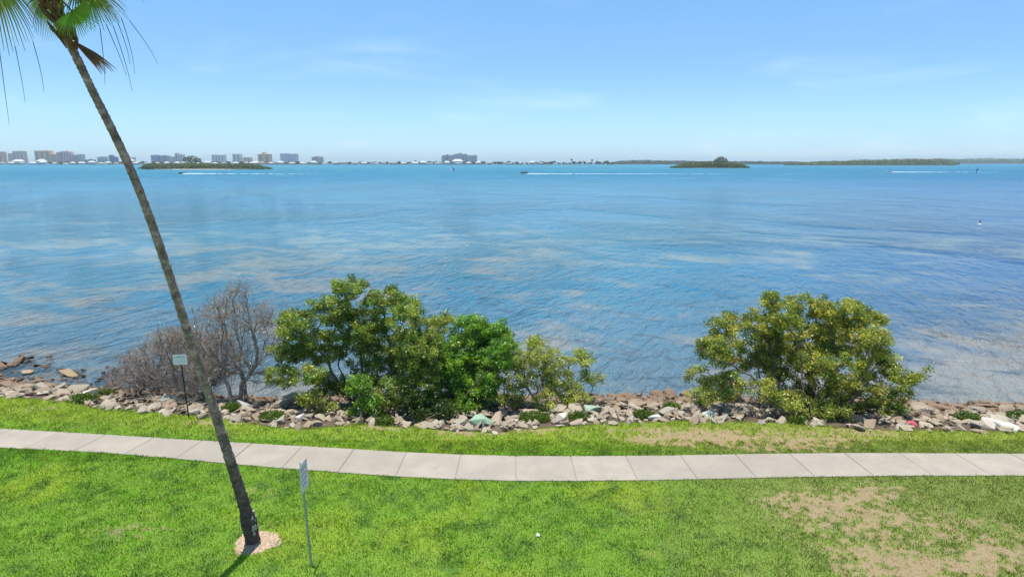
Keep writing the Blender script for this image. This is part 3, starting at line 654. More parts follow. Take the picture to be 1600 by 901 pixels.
def frond(start, hubp, adir, nrm, L, pal, seed, spread=115, droop=.5, threads=(), fold=0.0, wmul=1.0, name='frond', nseg=44, lab=None):
    r = random.Random(seed); a = adir.normalized(); nrm = (nrm-a*nrm.dot(a)).normalized(); b = nrm.cross(a)
    V = []; F = []; Cc = []
    mid = (start+hubp)/2+Vector((0, 0, .12))
    pet = [start.lerp(mid, t).lerp(mid.lerp(hubp, t), t) for t in [i/8 for i in range(9)]]
    mb = MB().tube(pet, [.022-.001*i for i in range(9)], 5)
    for v in mb.v: V.append(v); Cc.append((.16, .17, .04))
    for f in mb.f:
        if len(f) == 4: F.append(f)
    for i in range(nseg):
        th = math.radians(-spread+2*spread*i/(nseg-1)); dirv = a*math.cos(th)+b*math.sin(th)
        side = (-a*math.sin(th)+b*math.cos(th)); ln = L*(.62+.38*math.cos(th*.7))*r.uniform(.93, 1.07); cup = fold*(1-math.cos(th))
        col = random.Random(seed*91+i).choice(pal); col = tuple(k*r.uniform(.8, 1.2) for k in col)
        n0 = len(V); K = 9; half = math.radians(spread)/(nseg-1)
        for j in range(K):
            t = .03+.97*j/(K-1); free_ = max(0, t-.5)
            p = hubp+dirv*ln*t+nrm*(cup*ln*t)+Vector((0, 0, -1))*(droop*ln*(.22*t*t+1.25*free_**2)*(1+.25*r.uniform(-1, 1)*free_))
            w = wmul*min(half*ln*t, half*ln*.52*(1-free_*2*.93))+.002
            k_ = Vector((0, 0, -1)) if False else -nrm
            V += [p-side*w+nrm*w*.35, p+side*w+nrm*w*.35]; Cc += [col, col]
            if j: F.append([n0+2*j-2, n0+2*j-1, n0+2*j+1, n0+2*j])
        if i in threads:
            q = V[-1].copy(); n1 = len(V); drift = Vector((r.uniform(-.12, .2), r.uniform(-.1, .1), 0)); LL = r.uniform(.6, 1.0)*.95
            for j in range(8):
                t = j/7; p = q+dirv*.18*math.sin(t*1.5)+drift*t+Vector((0, 0, -LL*t)); w = .007*(1-.6*t)
                V += [p-Vector((w, 0, 0)), p+Vector((w, 0, 0))]; Cc += [(.07, .085, .03)]*2
                if j: F.append([n1+2*j-2, n1+2*j-1, n1+2*j+1, n1+2*j])
    me = mesh_np(name, np.array([v[:] for v in V]), np.array(F), np.array(Cc))
    o = link(name, me, M['frond'], palm)
    if lab: o['label'] = lab
    return o
PG = [(0.136, 0.24, 0.032), (0.208, 0.304, 0.04), (0.096, 0.176, 0.0288), (0.304, 0.352, 0.064)]
PY = [(0.416, 0.416, 0.128), (0.256, 0.32, 0.048), (0.16, 0.224, 0.032)]
def fpx(hx, hy, dY, ax_, nr_, L, pal, seed, **kw):
    h = at(hx, hy, ax[-1].y+dY)-B; return frond(hub, h, Vector(ax_), Vector(nr_), L, pal, seed, **kw)
fpx(-14, -34, -.2, (-.2, -.1, -.7), (-.3, .7, .6), .72, PG+PY, 1, droop=.9, threads=(9, 14, 18, 27), spread=95)
fpx(66, -4, .45, (-.3, .25, -.9), (-.2, -.8, .3), .56, PG+PY, 2, droop=.4, spread=120)
fpx(112, 18, -.35, (.75, -.2, -.5), (.25, -.85, .45), .45, [(.20, .38, .03), (.26, .44, .04), (.16, .32, .03)], 3, droop=.25, spread=95)
fpx(124, -20, .1, (.9, .1, -.35), (.15, -.6, .75), .64, PG+PY, 4, droop=.8, threads=(14, 16, 18, 20, 22, 24), spread=110)
fpx(136, -6, .5, (.85, .5, -.3), (.1, -.6, .8), .48, PY+PG, 5, droop=.7)
o = fpx(112, 62, -.1, (.8, -.1, -.62), (.3, -.5, .6), .72, [(.22, .11, .06), (.28, .15, .09), (.15, .09, .05)], 6, droop=.12, spread=10, nseg=9, wmul=2.6, lab='dead brown frond folded and hanging down')
for i in range(17):     # the rest of the head, above the frame
    a = i*2.4+.4; el = .15+1.15*(i/17); d = Vector((math.cos(a)*math.cos(el), math.sin(a)*math.cos(el), math.sin(el))); h = hub+d*random.uniform(.6, .85)+Vector((0, 0, .25))
    frond(hub, h, d+Vector((0, 0, -.2)), Vector((-d.x*.5, -d.y*.5, 1)), .68, PG, 20+i, droop=.7, nseg=36)
# ------------------------------------------------------------------ two signs
def sign(name_lab, base, lean, hp, pw, ph, yaw, post_r, pm, panelm, lines, cat='sign', flange=False):
    root = empty('sign_post', base); tag(root, name_lab, cat)
    topv = Vector((lean[0], lean[1], hp)); d = topv.normalized()
    if flange:
        q = MB(); side = Vector((math.cos(yaw), math.sin(yaw), 0)); nn = Vector((-math.sin(yaw), math.cos(yaw), 0))
        for off, w, t in ((0, .046, .006), (-.02, .006, .03), (.02, .006, .03)):
            c = d*hp*.5+side*off+nn*(0 if t < .01 else .018); Mx = Matrix((side, nn.normalized(), d)).transposed(); q.box(c-d*.05, (w, t, hp+.1), 0, Mx)
        q.build('post', pm, root)
    else: MB().tube([d*-.15, d*hp*.5, d*hp], post_r, 10).build('post', pm, root)
    side = Vector((math.cos(yaw), math.sin(yaw), 0)); nn = d.cross(side).normalized(); side = nn.cross(d).normalized()
    nn = -nn if (nn.y > 0 and abs(nn.y) > .5) or nn.x < -.5 else nn
    Mx = Matrix((side, nn, d)).transposed(); c = d*(hp-ph*.45)+nn*(post_r+.008)
    pb = MB(); k = .04; out = []
    for sx, sy in ((-1, -1), (1, -1), (1, 1), (-1, 1)):
        for a in range(4):
            an = math.atan2(sy, sx)-PI/4+a*PI/6; out.append((sx*(pw/2-k)+k*math.cos(an), sy*(ph/2-k)+k*math.sin(an)))
    n = len(out)
    for th in (-.0025, .0025): pb.v += [c+Mx @ Vector((x, th, y)) for x, y in out]
    pb.f = [list(range(n))[::-1], list(range(n, 2*n))]+[[i, (i+1) % n, n+(i+1) % n, n+i] for i in range(n)]
    pn = pb.build('panel', panelm, root)
    for h in (-.38, .38):
        MB().tube([c+d*h*ph-nn*.012, c+d*h*ph+nn*.014], .011, 8).build('bolt', M['steel'], root)
    if lines:
        for (yy, hh, segs, mat) in lines:
            lb = MB()
            for x0, x1 in segs: lb.box(c+nn*.0045+d*yy*ph+side*((x0+x1)/2*pw), ((x1-x0)*pw, .002, hh*ph), 0, Mx)
            lb.build('lettering', mat, root)
    return root
inkd = plain('faded_ink', (.33, .40, .44), .7, .2, 10); inkm = plain('worn_ink', (.50, .42, .44), .7, .3, 14); inkl = plain('pale_ink', (.52, .58, .60), .7, .15, 10); panw = plain('pale_sign_face', (.86, .77, .80), .5, .06, 3)
def words_row(n, seed, x0=-.4, x1=.4):
    r = random.Random(seed); w = (x1-x0)/n; return [(x0+i*w, x0+i*w+w*r.uniform(.55, .85)) for i in range(n)]
b1 = gp(488, 884); t1 = at(470, 724, b1.y-.02)
sign('galvanised post with a sheet metal sign turned edge on, beside the palm', b1, (t1.x-b1.x, 0.0), t1.z, .44, .60, math.radians(89), .025, M['steel'], M['signback'], [(.28, .10, words_row(3, 11, -.34, .3), inkm), (.08, .06, words_row(4, 12, -.36, .34), inkm), (-.10, .06, words_row(4, 13, -.36, .3), inkm), (-.27, .08, words_row(2, 14, -.3, .2), inkd)], flange=True)
b2 = gb(295, 652, 0); t2 = at(281, 554, b2.y)
sign('small pale rectangular sign on a thin dark post before the brown thicket', b2, (t2.x-b2.x, 0), t2.z-b2.z, .46, .34, 0, .022, M['darkpost'], panw,
     [(.26, .13, words_row(6, 1), inkd), (.02, .06, words_row(8, 2), inkl), (-.14, .06, words_row(7, 3), inkl), (-.30, .06, words_row(8, 4), inkl)])
# litter on the lawn
pp = gp(841, 838); lt = MB(); lt.poly([(-.05, -.03, .04), (.03, -.05, .05), (.05, .02, .075), (0, .03, .10)]); lt.poly([(0, .03, .10), (-.05, -.03, .04), (-.06, .03, .06), (-.03, .07, .09)])
lo = lt.build('paper_scrap', M['paper']); lo.location = pp; lo.scale = (.75, .75, .8); tag(lo, 'crumpled white scrap of paper lying on the green lawn', 'litter')
# ------------------------------------------------------------------ far shores
def far_mass(name, label, x0, x1, ybase, prof, Y, depth, leaf, pal, seed, n, kind='stuff', ground=True):
    """a mangrove mass: prof = [(pixel x, pixel y of its top)], waterline at Y"""
    r = np.random.default_rng(seed); xa = at(x0, 256, Y).x; xb = at(x1, 256, Y).x
    px_ = np.array([at(a, 256, Y).x for a, b in prof]); pz = np.array([at(a, b, Y+depth*.3).z for a, b in prof])
    x = r.uniform(xa, xb, n); v = r.random(n); y = Y+v*depth
    endf = np.clip(np.minimum(x-xa, xb-x)/(leaf*7), 0, 1)**.5
    hmax = (np.interp(x, px_, pz)-WZ)*(.80+.40*fbm(x, y, 1/(leaf*7), 3, seed))*(.35+.65*endf)
    prof_d = np.clip(np.sin(np.pi*np.clip(v*1.1+.22, 0, 1)), .3, 1)**.6
    z = WZ+hmax*prof_d*np.clip(r.random(n)**.35, 0, 1)
    P = np.stack([x, y, z], 1); lo_ = P[:, 2] < WZ+leaf*.3; P[lo_, 2] += leaf*.3
    V, F, c = leaf_quads(P, 1, leaf*.3, leaf, pal, .3, 1, seed, 1.4)
    # the ground and the dense inside of the thicket
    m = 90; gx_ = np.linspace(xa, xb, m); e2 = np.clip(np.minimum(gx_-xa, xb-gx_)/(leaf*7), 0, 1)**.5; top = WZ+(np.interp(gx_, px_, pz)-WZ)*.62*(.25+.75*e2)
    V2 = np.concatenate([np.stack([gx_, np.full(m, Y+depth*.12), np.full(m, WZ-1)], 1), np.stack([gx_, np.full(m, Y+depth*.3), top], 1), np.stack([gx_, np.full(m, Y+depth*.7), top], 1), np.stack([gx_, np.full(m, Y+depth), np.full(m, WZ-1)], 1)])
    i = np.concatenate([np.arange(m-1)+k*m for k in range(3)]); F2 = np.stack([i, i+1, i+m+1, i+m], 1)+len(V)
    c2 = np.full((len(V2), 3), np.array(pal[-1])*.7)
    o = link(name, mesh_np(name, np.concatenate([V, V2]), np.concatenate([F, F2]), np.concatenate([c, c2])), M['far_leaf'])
    return tag(o, label, 'mangroves', None, kind)
FG = [(0.1169, 0.1641, 0.0413), (0.165, 0.2031, 0.0482), (0.0825, 0.125, 0.0343), (0.2063, 0.2188, 0.0618), (0.0688, 0.1016, 0.0303)]
FB = [(0.0875, 0.1294, 0.0618), (0.1125, 0.151, 0.0688), (0.0625, 0.1006, 0.055)]
def land(name, x0, x1, Y, depth, h=.5, m=None, wav=.0):
    xa, xb = at(x0, 256, Y).x, at(x1, 256, Y).x; mb = MB(); n = 60; ptsf = []; r = random.Random(int(Y)+x0)
    for i in range(n+1):
        t = i/n; e = math.sin(PI*t)**.4 if t not in (0, 1) else 0; ptsf.append((xa+(xb-xa)*t, Y+depth*.5-depth*.5*e+r.uniform(-wav, wav), Y+depth*.5+depth*.5*e))
    for x, a, b in ptsf: mb.v += [Vector((x, a-1.5, WZ-.6)), Vector((x, a+1, WZ+h)), Vector((x, b, WZ+h)), Vector((x, b+1, WZ-.6))]
    for i in range(n):
        for k in range(3): mb.f.append([i*4+k, i*4+4+k, i*4+5+k, i*4+1+k])
    return tag(mb.build(name, m or M['land']), kind='structure')
# islands
land('island_ground', 216, 404, 885, 60, .5, M['sand'], 1.0); land('island_ground', 1058, 1171, 1085, 60, .4, M['land'], 1.0)
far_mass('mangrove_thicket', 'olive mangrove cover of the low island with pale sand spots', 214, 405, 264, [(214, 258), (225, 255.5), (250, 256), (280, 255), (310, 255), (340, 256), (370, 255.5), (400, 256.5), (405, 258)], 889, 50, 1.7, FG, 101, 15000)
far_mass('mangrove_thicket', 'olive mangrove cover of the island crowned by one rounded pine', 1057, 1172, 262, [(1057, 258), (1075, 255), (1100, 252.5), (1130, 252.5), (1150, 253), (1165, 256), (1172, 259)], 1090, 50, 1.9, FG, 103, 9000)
# long mangrove shores
far_mass('mangrove_thicket', 'long low dark green mangrove shore behind the pine island', 955, 1262, 256, [(955, 252.5), (1000, 250.5), (1040, 251), (1100, 252), (1200, 252.5), (1262, 252.5)], 2900, 160, 5.5, [(.06, .08, .04), (.08, .10, .045), (.045, .06, .035)], 107, 8000)
far_mass('mangrove_thicket', 'wide olive green mangrove point rising towards the channel marker', 1250, 1503, 258, [(1250, 254), (1300, 252), (1360, 251), (1420, 249.5), (1480, 248.7), (1500, 251), (1503, 254)], 2050, 130, 4.2, FG, 109, 9000)
far_mass('mangrove_thicket', 'farthest hazy blue green wooded shore beyond the mangrove point', 1330, 1760, 255, [(1330, 250), (1400, 248.5), (1500, 248.3), (1560, 247.3), (1600, 248), (1760, 249)], 4100, 260, 7, FB, 113, 9000)
land('far_shore', -260, 990, 2450, 700, .6, M['land'], 3)
# scattered trees on the developed shore
def crown_mesh(seed, kind):
    r = np.random.default_rng(seed)
    if kind == 'round': lob = [((r.normal(0, 1.6), r.normal(0, 1.6), 4+r.uniform(-1, 1.5)), (2.6, 2.6, 2.0)) for _ in range(5)]
    else: lob = [((0, 0, 8.2), (1.5, 1.5, 1.2))]
    P = lobes_points(lob, 150 if kind == 'round' else 40, seed); V, F, c = leaf_quads(P, 3, .7, 1.5, [(.05, .08, .03), (.07, .10, .035), (.035, .055, .025)], .3, 1, seed, 1.5)
    return mesh_np('crown', V, F, c)
TREES = []
for i in range(4):
    root = empty('shore_tree', (0, 0, 0)); me = crown_mesh(200+i, 'round'); link('crown', me, M['far_leaf'], root); MB().tube([(0, 0, -.5), (0, 0, 4)], [.4, .25], 6).build('trunk', M['bark'], root); TREES.append(root)
root = empty('shore_palm', (0, 0, 0)); link('crown', crown_mesh(210, 'palm'), M['far_leaf'], root); MB().tube([(0, 0, -.5), (.2, 0, 8)], [.3, .2], 6).build('trunk', M['bark'], root); TREES.append(root)
used = [0]*5
r = random.Random(5)
def shore_tree(k, x, Y, s, lab=None, grp=None):
    o = TREES[k] if not used[k] else copy_tree(TREES[k]); used[k] = 1
    o.location = (at(x, 256, Y).x, Y, WZ+.5); o.scale = (s*r.uniform(.9, 1.5), s, s*r.uniform(.85, 1.15)); o.rotation_euler.z = r.uniform(0, 6.28)
    return tag(o, lab or ('slim dark palm standing among the houses of the far shore' if k == 4 else 'dark rounded tree standing among the houses of the far shore'), 'palm tree' if k == 4 else 'tree', grp or ('palms on the far shore' if k == 4 else 'trees on the far shore'))
x = 2.0
while x < 962:
    k = r.choice((0, 1, 2, 3, 0, 1, 2, 3, 4)); Y = r.uniform(2480, 2620)
    dens = 1.0 if x < 430 else .8
    shore_tree(k, x, Y, r.uniform(1.1, 1.9) if k < 4 else r.uniform(1.3, 1.9)); x += r.uniform(4.5, 9)*dens*1.1
for x, s in ((240, 1.7), (228, 1.6), (252, 1.5), (850, 2.0), (862, 2.1), (935, 2.0), (948, 2.0), (905, 1.9)):
    shore_tree(r.randrange(4), x, 2560, s)
# waterfront houses
HM = [plain('house_wall', c, .8, .08, .05) for c in ((.60, .54, .46), (.66, .64, .60), (.56, .44, .34), (.46, .48, .50))]
RF = [plain('house_roof', c, .8, .1, .05) for c in ((.46, .44, .41), (.36, .31, .26), (.32, .23, .18), (.25, .26, .28), (.50, .49, .47))]
def house_mesh(w, d, h, rh, hip, wm, rm, name='house'):
    root = empty(name, (0, 0, 0)); MB().box((0, 0, h/2-.5), (w, d, h+1)).build('wall', wm, root)
    q = MB(); e = .8; hx = w/2-d/2*hip
    q.v = [Vector(p) for p in ((-w/2-e, -d/2-e, h), (w/2+e, -d/2-e, h), (w/2+e, d/2+e, h), (-w/2-e, d/2+e, h), (-max(hx, .5), 0, h+rh), (max(hx, .5), 0, h+rh))]
    q.f = [[0, 1, 5, 4], [1, 2, 5], [2, 3, 4, 5], [3, 0, 4], [3, 2, 1, 0]]; q.build('roof', rm, root)
    g = MB()
    for i in range(int(w//5)): g.box((-w/2+3+i*5, -d/2-.03, h*.45), (2.4, .1, h*.45))
    g.build('windows', M['glass'], root); return root
HS = [house_mesh(20, 12, 5, 3.5, .9, HM[0], RF[0]), house_mesh(24, 13, 6.5, 4, .7, HM[1], RF[4]), house_mesh(16, 11, 6, 4.5, 1, HM[2], RF[1]), house_mesh(26, 12, 4.5, 3, .8, HM[3], RF[3]), house_mesh(18, 12, 7, 4, .5, HM[1], RF[2]), house_mesh(22, 14, 7.5, 5, .9, HM[0], RF[4])]
HL = ['tan walled house with pale hip roof on the far shore', 'white house with white roof on the far shore', 'brown walled house with tan roof on the far shore', 'long grey house with low grey roof on the far shore', 'tall white house with brown roof on the far shore', 'two storey cream house with white hip roof on the far shore']
hu = [0]*6; x = 4.0
while x < 945:
    k = r.randrange(6)
    if x > 745 and r.random() < .45: x += r.uniform(12, 30); continue
    o = HS[k] if not hu[k] else copy_tree(HS[k]); hu[k] = 1; Y = r.uniform(2455, 2478)
    o.location = (at(x, 256, Y).x, Y, WZ+.5); o.rotation_euler.z = r.uniform(-.25, .25); s = r.uniform(.8, 1.15); o.scale = (s, s, s*1.05)
    tag(o, HL[k], 'house', ('tan pale hip roofed', 'white', 'brown', 'long grey', 'tall brown roofed', 'two storey cream')[k]+' houses on the far shore'); x += r.uniform(10, 19)
for x, s, w in ((30, 1.9, 1), (66, 1.7, 5), (203, 1.9, 5), (715, 2.0, 1), (400, 1.2, 1)):
    o = copy_tree(HS[w]); o.location = (at(x, 256, 2500).x, 2500, WZ+.5); o.scale = (s*.8, s, s)
    tag(o, {30: 'big white roofed boathouse before the stepped pink tower', 66: 'big white roofed hall before the tan tower pair', 203: 'white pyramid roofed pavilion near the leaning palm trunk', 715: 'broad white roofed house below the tall stepped resort', 400: 'white house below the tan tower with dark cap'}[x], 'house')
# towers
def tower(label, blocks, Y, wc, dark=(.10, .12, .15), cat='tower', stripes=3, floors=9, depth=26, haze=1):
    """blocks: (x0, x1, ytop) in photo pixels at distance Y; every block gets its own wall, roof slab, window bands and balcony stacks"""
    x0 = min(b[0] for b in blocks); x1 = max(b[1] for b in blocks); base = Vector((at((x0+x1)/2, 256, Y).x, Y, WZ+.4)); root = empty('condo_tower', base); tag(root, label, cat)
    wc = tuple(min(.9, k*q*1.65) for k, q in zip(wc, (1.04, .97, .86))); wm = plain('tower_wall', wc, .8, .06, .03); dm = plain('tower_recess', tuple(k*2.6 for k in dark), .4, .15, .05); rm = plain('tower_roof', tuple(k*.8 for k in wc), .8, .1, .05)
    for j, (a, b, t) in enumerate(blocks):
        A_, B_ = at(a, 250, Y), at(b, 250, Y); w = B_.x-A_.x; h = at((a+b)/2, t, Y).z-base.z; cx = (A_.x+B_.x)/2-base.x; off = (j % 2)*4.0; d = depth
        MB().box((cx, d/2+off, h/2), (w-.3, d, h)).build('wall', wm, root)
        MB().box((cx, d/2+off, h+.5), (w+.8, d+1, 1.0)).build('roof', rm, root)
        pw_ = w*.3; MB().box((cx+w*.1, d/2+off, h+2.2), (pw_, d*.4, 2.6)).build('penthouse', wm, root)
        nst = max(1, min(stripes, int(w//7)))
        for i in range(nst):
            sx = cx-w/2+(i+.5)*w/nst; MB().box((sx, off-.05, h/2), (w/nst*.34, .5, h*.9)).build('balcony_stack', dm, root)
        sl_ = MB()
        for i in range(1, floors): sl_.box((cx, off-.35, h*i/floors), (w*.94, .9, h/floors*.22))
        sl_.build('floor_slabs', wm, root)
    return root
PINK = (.52, .36, .34); TAN = (.55, .40, .28); BLUE = (.36, .41, .48); WHT = (.60, .60, .60)
tower('pinkish tower cut by the photo edge on the far shore', [(-22, 4.5, 237.5)], 2900, PINK)
tower('pale pink stepped tower group behind the boathouses', [(13, 20, 240), (20, 36, 236.5)], 2900, (.56, .44, .42))
tower('tan and pink high rise pair with dark upper windows', [(55, 79, 236), (77, 88, 241.5)], 2900, TAN)
tower('broad pinkish grey high rise with arched top next to the tan pair', [(89, 94, 238.5), (94, 108, 237), (108, 112, 239)], 2890, (.48, .36, .38))
tower('low bluish grey apartment block stepping down beside the pinkish high rise', [(112, 119, 243), (119, 127, 241.5)], 2900, (.42, .42, .46))
tower('dark low apartment block at the end of the tower row', [(130, 144, 250)], 2700, (.20, .24, .32), stripes=2, floors=4)
tower('small teal grey block between dark blocks', [(152, 163, 245.5)], 2800, (.34, .44, .50), floors=6)
tower('narrow dark blue tower next to the leaning palm trunk', [(170, 174, 243), (174, 179, 246)], 2800, (.16, .22, .30), floors=6)
tower('long low grey blue block seen just past the palm trunk', [(191, 207, 246.5)], 2800, (.34, .42, .52), floors=4)
tower('wide blue grey slab block with dark front behind the long island', [(236, 247, 242.8), (247, 260, 243.5)], 2750, (.30, .34, .44), dark=(.06, .08, .14), floors=6)
tower('grey tower with tall thin lift shaft behind the long island', [(264, 273, 245), (273, 278, 239.5), (278, 285, 242)], 2750, (.46, .47, .48))
tower('white block with dark vertical stripes above the long island', [(331, 350, 242.3)], 2750, (.62, .63, .62), dark=(.05, .10, .14), stripes=4, floors=5)
tower('narrow white and grey tower between the striped block and the tan tower', [(363.5, 375.5, 241)], 2750, (.60, .57, .56), stripes=2)
tower('low pink roofed apartment block beside the narrow white tower', [(380, 391, 246.5)], 2750, (.60, .46, .42), floors=4, stripes=2)
tower('tan tower with dark cap and central lift house', [(403, 422, 241.3), (409, 413, 238.5)], 2700, (.52, .40, .27), dark=(.14, .12, .12), stripes=2, floors=8)
tower('wide blue grey slab tower with regular floors and a roof mast', [(438, 451, 240.3), (451, 463, 240.8)], 2700, (.46, .48, .54), dark=(.22, .26, .34), stripes=4, floors=10)
tower('small grey stepped apartment block by itself on the far shore', [(487, 491, 246), (491, 498, 245), (498, 503, 245.6)], 2700, (.44, .43, .42), stripes=1, floors=5)
tower('large stepped resort of grey and pink towers above white houses', [(690, 696.5, 243.3), (696.5, 701, 242), (701, 708, 243), (708, 716, 241.2), (716, 721.5, 239.8), (721.5, 730, 241.2), (730, 737, 243.5), (737, 745, 243.2)], 2600, (.42, .40, .43), dark=(.10, .13, .20), stripes=2, floors=8)
# tall tree or tower silhouettes on the far shore
for x, t in ((893, 247.5), (925, 248.5)):
    o = copy_tree(TREES[4]); o.location = (at(x, 256, 2520).x, 2520, WZ+.5); o.scale = (2.2, 2.2, 2.3 if x == 893 else 2.0)
    tag(o, 'tallest dark palm above the tree line of the far shore' if x == 893 else 'second dark tall palm above the far tree line, nearer the mangroves', 'palm tree')
# pines on the islands
def pine(label, spec, Y, seed, leaf=1.1):
    lob = px_lobes(spec, Y, 4, seed); A = lobes_points(lob, 220, seed); base = Vector((at(spec[0][0], 256, Y).x, Y, WZ+.3)); root = empty('pine_tree', base)
    P, par = grow([tuple(base)], A, seed, 1.0, 2.2, .2); rr, k = radii(P, par, .05, 2.2, .5); off = np.array(base)
    link('trunk', skeleton_mesh('trunk', P-off, par, rr, 5, rr > 0), M['bark'], root); V, F, c = leaf_quads(A-off, 9, 1.2, leaf, [(.045, .075, .035), (.06, .09, .04), (.035, .06, .03)], .2, 1, seed, 2)
    link('crown', mesh_np('crown', V, F, c), M['far_leaf'], root); return tag(root, label, 'tree')
pine('tall dark pine rising from the long low island', [(300, 247, 8, 4), (292, 250, 7, 4), (308, 250, 6, 4), (300, 253, 10, 3)], 905, 301)
pine('rounded dark pine crowning the middle of the farther island', [(1126, 248, 6, 3.2), (1120, 251, 5, 3), (1132, 251, 5, 3)], 1105, 303)
for x, lab in ((1111, 'small palm on the pine island, on the side of the other island'), (1140, 'small palm on the pine island beside the pine'), (1147, 'small outermost palm on the pine island')):
    o = copy_tree(TREES[4]); o.location = (at(x, 256, 1105).x, 1105, WZ+1.2); o.scale = (.9, .9, 1.0); tag(o, lab, 'palm tree')
# ------------------------------------------------------------------ boats
def hull_mesh(L, bw, h, name, m, parent, flare=.75, pointed=True):
    q = MB(); n = 10
    for i in range(n+1):
        t = i/n; w = bw/2*(1-(max(0, t-.55)/.45)**2.2) if pointed else bw/2*(1-.25*max(0, t-.8)/.2); sh = h*(1+.35*t*t)
        x_ = -L/2+L*t; q.v += [Vector((x_, -w*flare, -.25)), Vector((x_, -w, sh)), Vector((x_, w, sh)), Vector((x_, w*flare, -.25))]
    for i in range(n):
        for k in range(4): q.f.append([i*4+k, i*4+(k+1) % 4, i*4+4+(k+1) % 4, i*4+4+k])
    q.f += [[0, 1, 2, 3], [n*4+3, n*4+2, n*4+1, n*4]]; return q.build(name, m, parent)
def wake(label, x0, x1, y, w0, w1, h, n, seed, fade=1.0):
    """broken foam crests trailing a boat along the water"""
    rr = np.random.default_rng(seed); a = gp(x0, y, WZ); b = gp(x1, y, WZ); d = b-a; L = d.length; d = d/L; nx = Vector((-d.y, d.x, 0)); q = MB()
    for i in range(n):
        t = rr.random()**fade; c = a+d*(t*L)+nx*float(rr.normal(0, 1))*(w0+(w1-w0)*t)*.5; s = float(rr.uniform(.35, 1.0))*(1.5 if t < .12 else .9); hh = h*(1-.75*t)*float(rr.uniform(.5, 1.2))
        k = len(q.v); l = s*1.8
        q.v += [c+Vector((-l, 0, -.02)), c+Vector((0, -s*.7, -.02)), c+Vector((l, 0, -.02)), c+Vector((0, s*.7, -.02)), c+Vector((0, 0, hh+.02))]
        q.f += [[k, k+1, k+4], [k+1, k+2, k+4], [k+2, k+3, k+4], [k+3, k, k+4]]
    return tag(q.build('wake', M['foam']), label, 'wake', None, 'stuff')
def speedboat(label, x, y, L, hm, cabin, heading, ppl=1):
    p = gp(x, y, WZ); root = empty('motor_boat', p, heading); tag(root, label, 'boat'); hull_mesh(L, L*.32, .9, 'hull', hm, root)
    MB().box((.3, 0, 1.25), (L*.25, L*.22, .5)).build('console', M['white'], root); MB().tube([(.2+L*.14, -.6, 1.3), (.2+L*.12, .6, 1.7)], .05, 6).build('windshield', M['glass'], root)
    MB().box((-L/2-.2, 0, .7), (.5, .5, 1.3)).build('outboard_motor', M['navy'], root)
    if cabin:
        q = MB().box((-.2, 0, 2.35), (L*.34, L*.26, .12))
        for sx in (-.9, .6):
            for sy in (-.7, .7): q.tube([(sx, sy, .8), (sx, sy, 2.3)], .04, 6)
        q.build('t_top', M['navy'], root)
    return root
def person(parent_p, rz, dx, dy, dz, label, c):
    """a seated boater: one continuous body grown from a skeleton"""
    bm = bmesh.new(); pts = [(0, 0, .0), (0, 0, .28), (0, 0, .5), (0, 0, .62), (0, 0, .76), (.2, .11, .02), (.4, .12, 0), (.42, .12, -.4), (.2, -.11, .02), (.4, -.12, 0), (.42, -.12, -.4), (.02, .2, .48), (.1, .24, .22), (.32, .18, .2), (.02, -.2, .48), (.1, -.24, .22), (.32, -.18, .2)]
    ed = [(0, 1), (1, 2), (2, 3), (3, 4), (0, 5), (5, 6), (6, 7), (0, 8), (8, 9), (9, 10), (2, 11), (11, 12), (12, 13), (2, 14), (14, 15), (15, 16)]
    rd = [.15, .14, .15, .06, .10, .09, .07, .05, .09, .07, .05, .06, .045, .035, .06, .045, .035]
    v = [bm.verts.new(p) for p in pts]; [bm.edges.new((v[a], v[b])) for a, b in ed]; me = bpy.data.meshes.new('person'); bm.to_mesh(me); bm.free(); me.materials.append(plain('clothing', c, .8, .1, 5))
    o = bpy.data.objects.new('person', me); COL.objects.link(o); sk = o.modifiers.new('skin', 'SKIN')
    for i, d in enumerate(me.skin_vertices[0].data): d.radius = (rd[i], rd[i]); d.use_root = (i == 0)
    ss = o.modifiers.new('sub', 'SUBSURF'); ss.levels = ss.render_levels = 1
    q = Matrix.Rotation(rz, 3, 'Z') @ Vector((dx, dy, dz)); o.location = parent_p+q; o.rotation_euler.z = rz; return tag(o, label, 'person')
speedboat('dark speedboat heading out before the long island with a bright wake', 285, 271.5, 6.5, M['navy'], False, PI)
wake('white foam wake trailing the dark speedboat', 288, 500, 271.7, 0.6, 2.5, .45, 220, 401, 4.0)
speedboat('white motor boat with dark canopy running before the mangrove point', 1388, 269, 7.5, M['white'], True, PI)
wake('white foam wake trailing the white motor boat', 1392, 1560, 269, 0.6, 2.5, .4, 220, 403, 3.0)
pb = gp(819, 271.5, WZ); pt_ = empty('pontoon_boat', pb, PI); tag(pt_, 'dark pontoon boat with a sun canopy in the open bay', 'boat')
for sy in (-1, 1): MB().tube([(-3, sy, .25), (2.6, sy, .25), (3.2, sy, .4)], [.36, .36, .1], 10).build('pontoon', M['steel'], pt_)
MB().box((0, 0, .68), (6.2, 2.5, .14)).build('deck', M['navy'], pt_)
rl = MB()
for sy in (-1.2, 1.2): rl.box((.1, sy, 1.1), (5.8, .08, .72))
rl.box((2.98, 0, 1.1), (.08, 2.3, .72)); rl.build('railing', M['navy'], pt_)
MB().box((-.8, 0, 2.75), (2.8, 2.4, .12)).build('canopy', M['navy'], pt_)
cf = MB()
for sx in (-2.0, .4):
    for sy in (-1.15, 1.15): cf.tube([(sx, sy, .7), (sx, sy, 2.7)], .035, 6)
cf.build('canopy_frame', M['steel'], pt_); MB().box((-3.3, 0, .6), (.5, .5, 1.3)).build('outboard_motor', M['navy'], pt_)
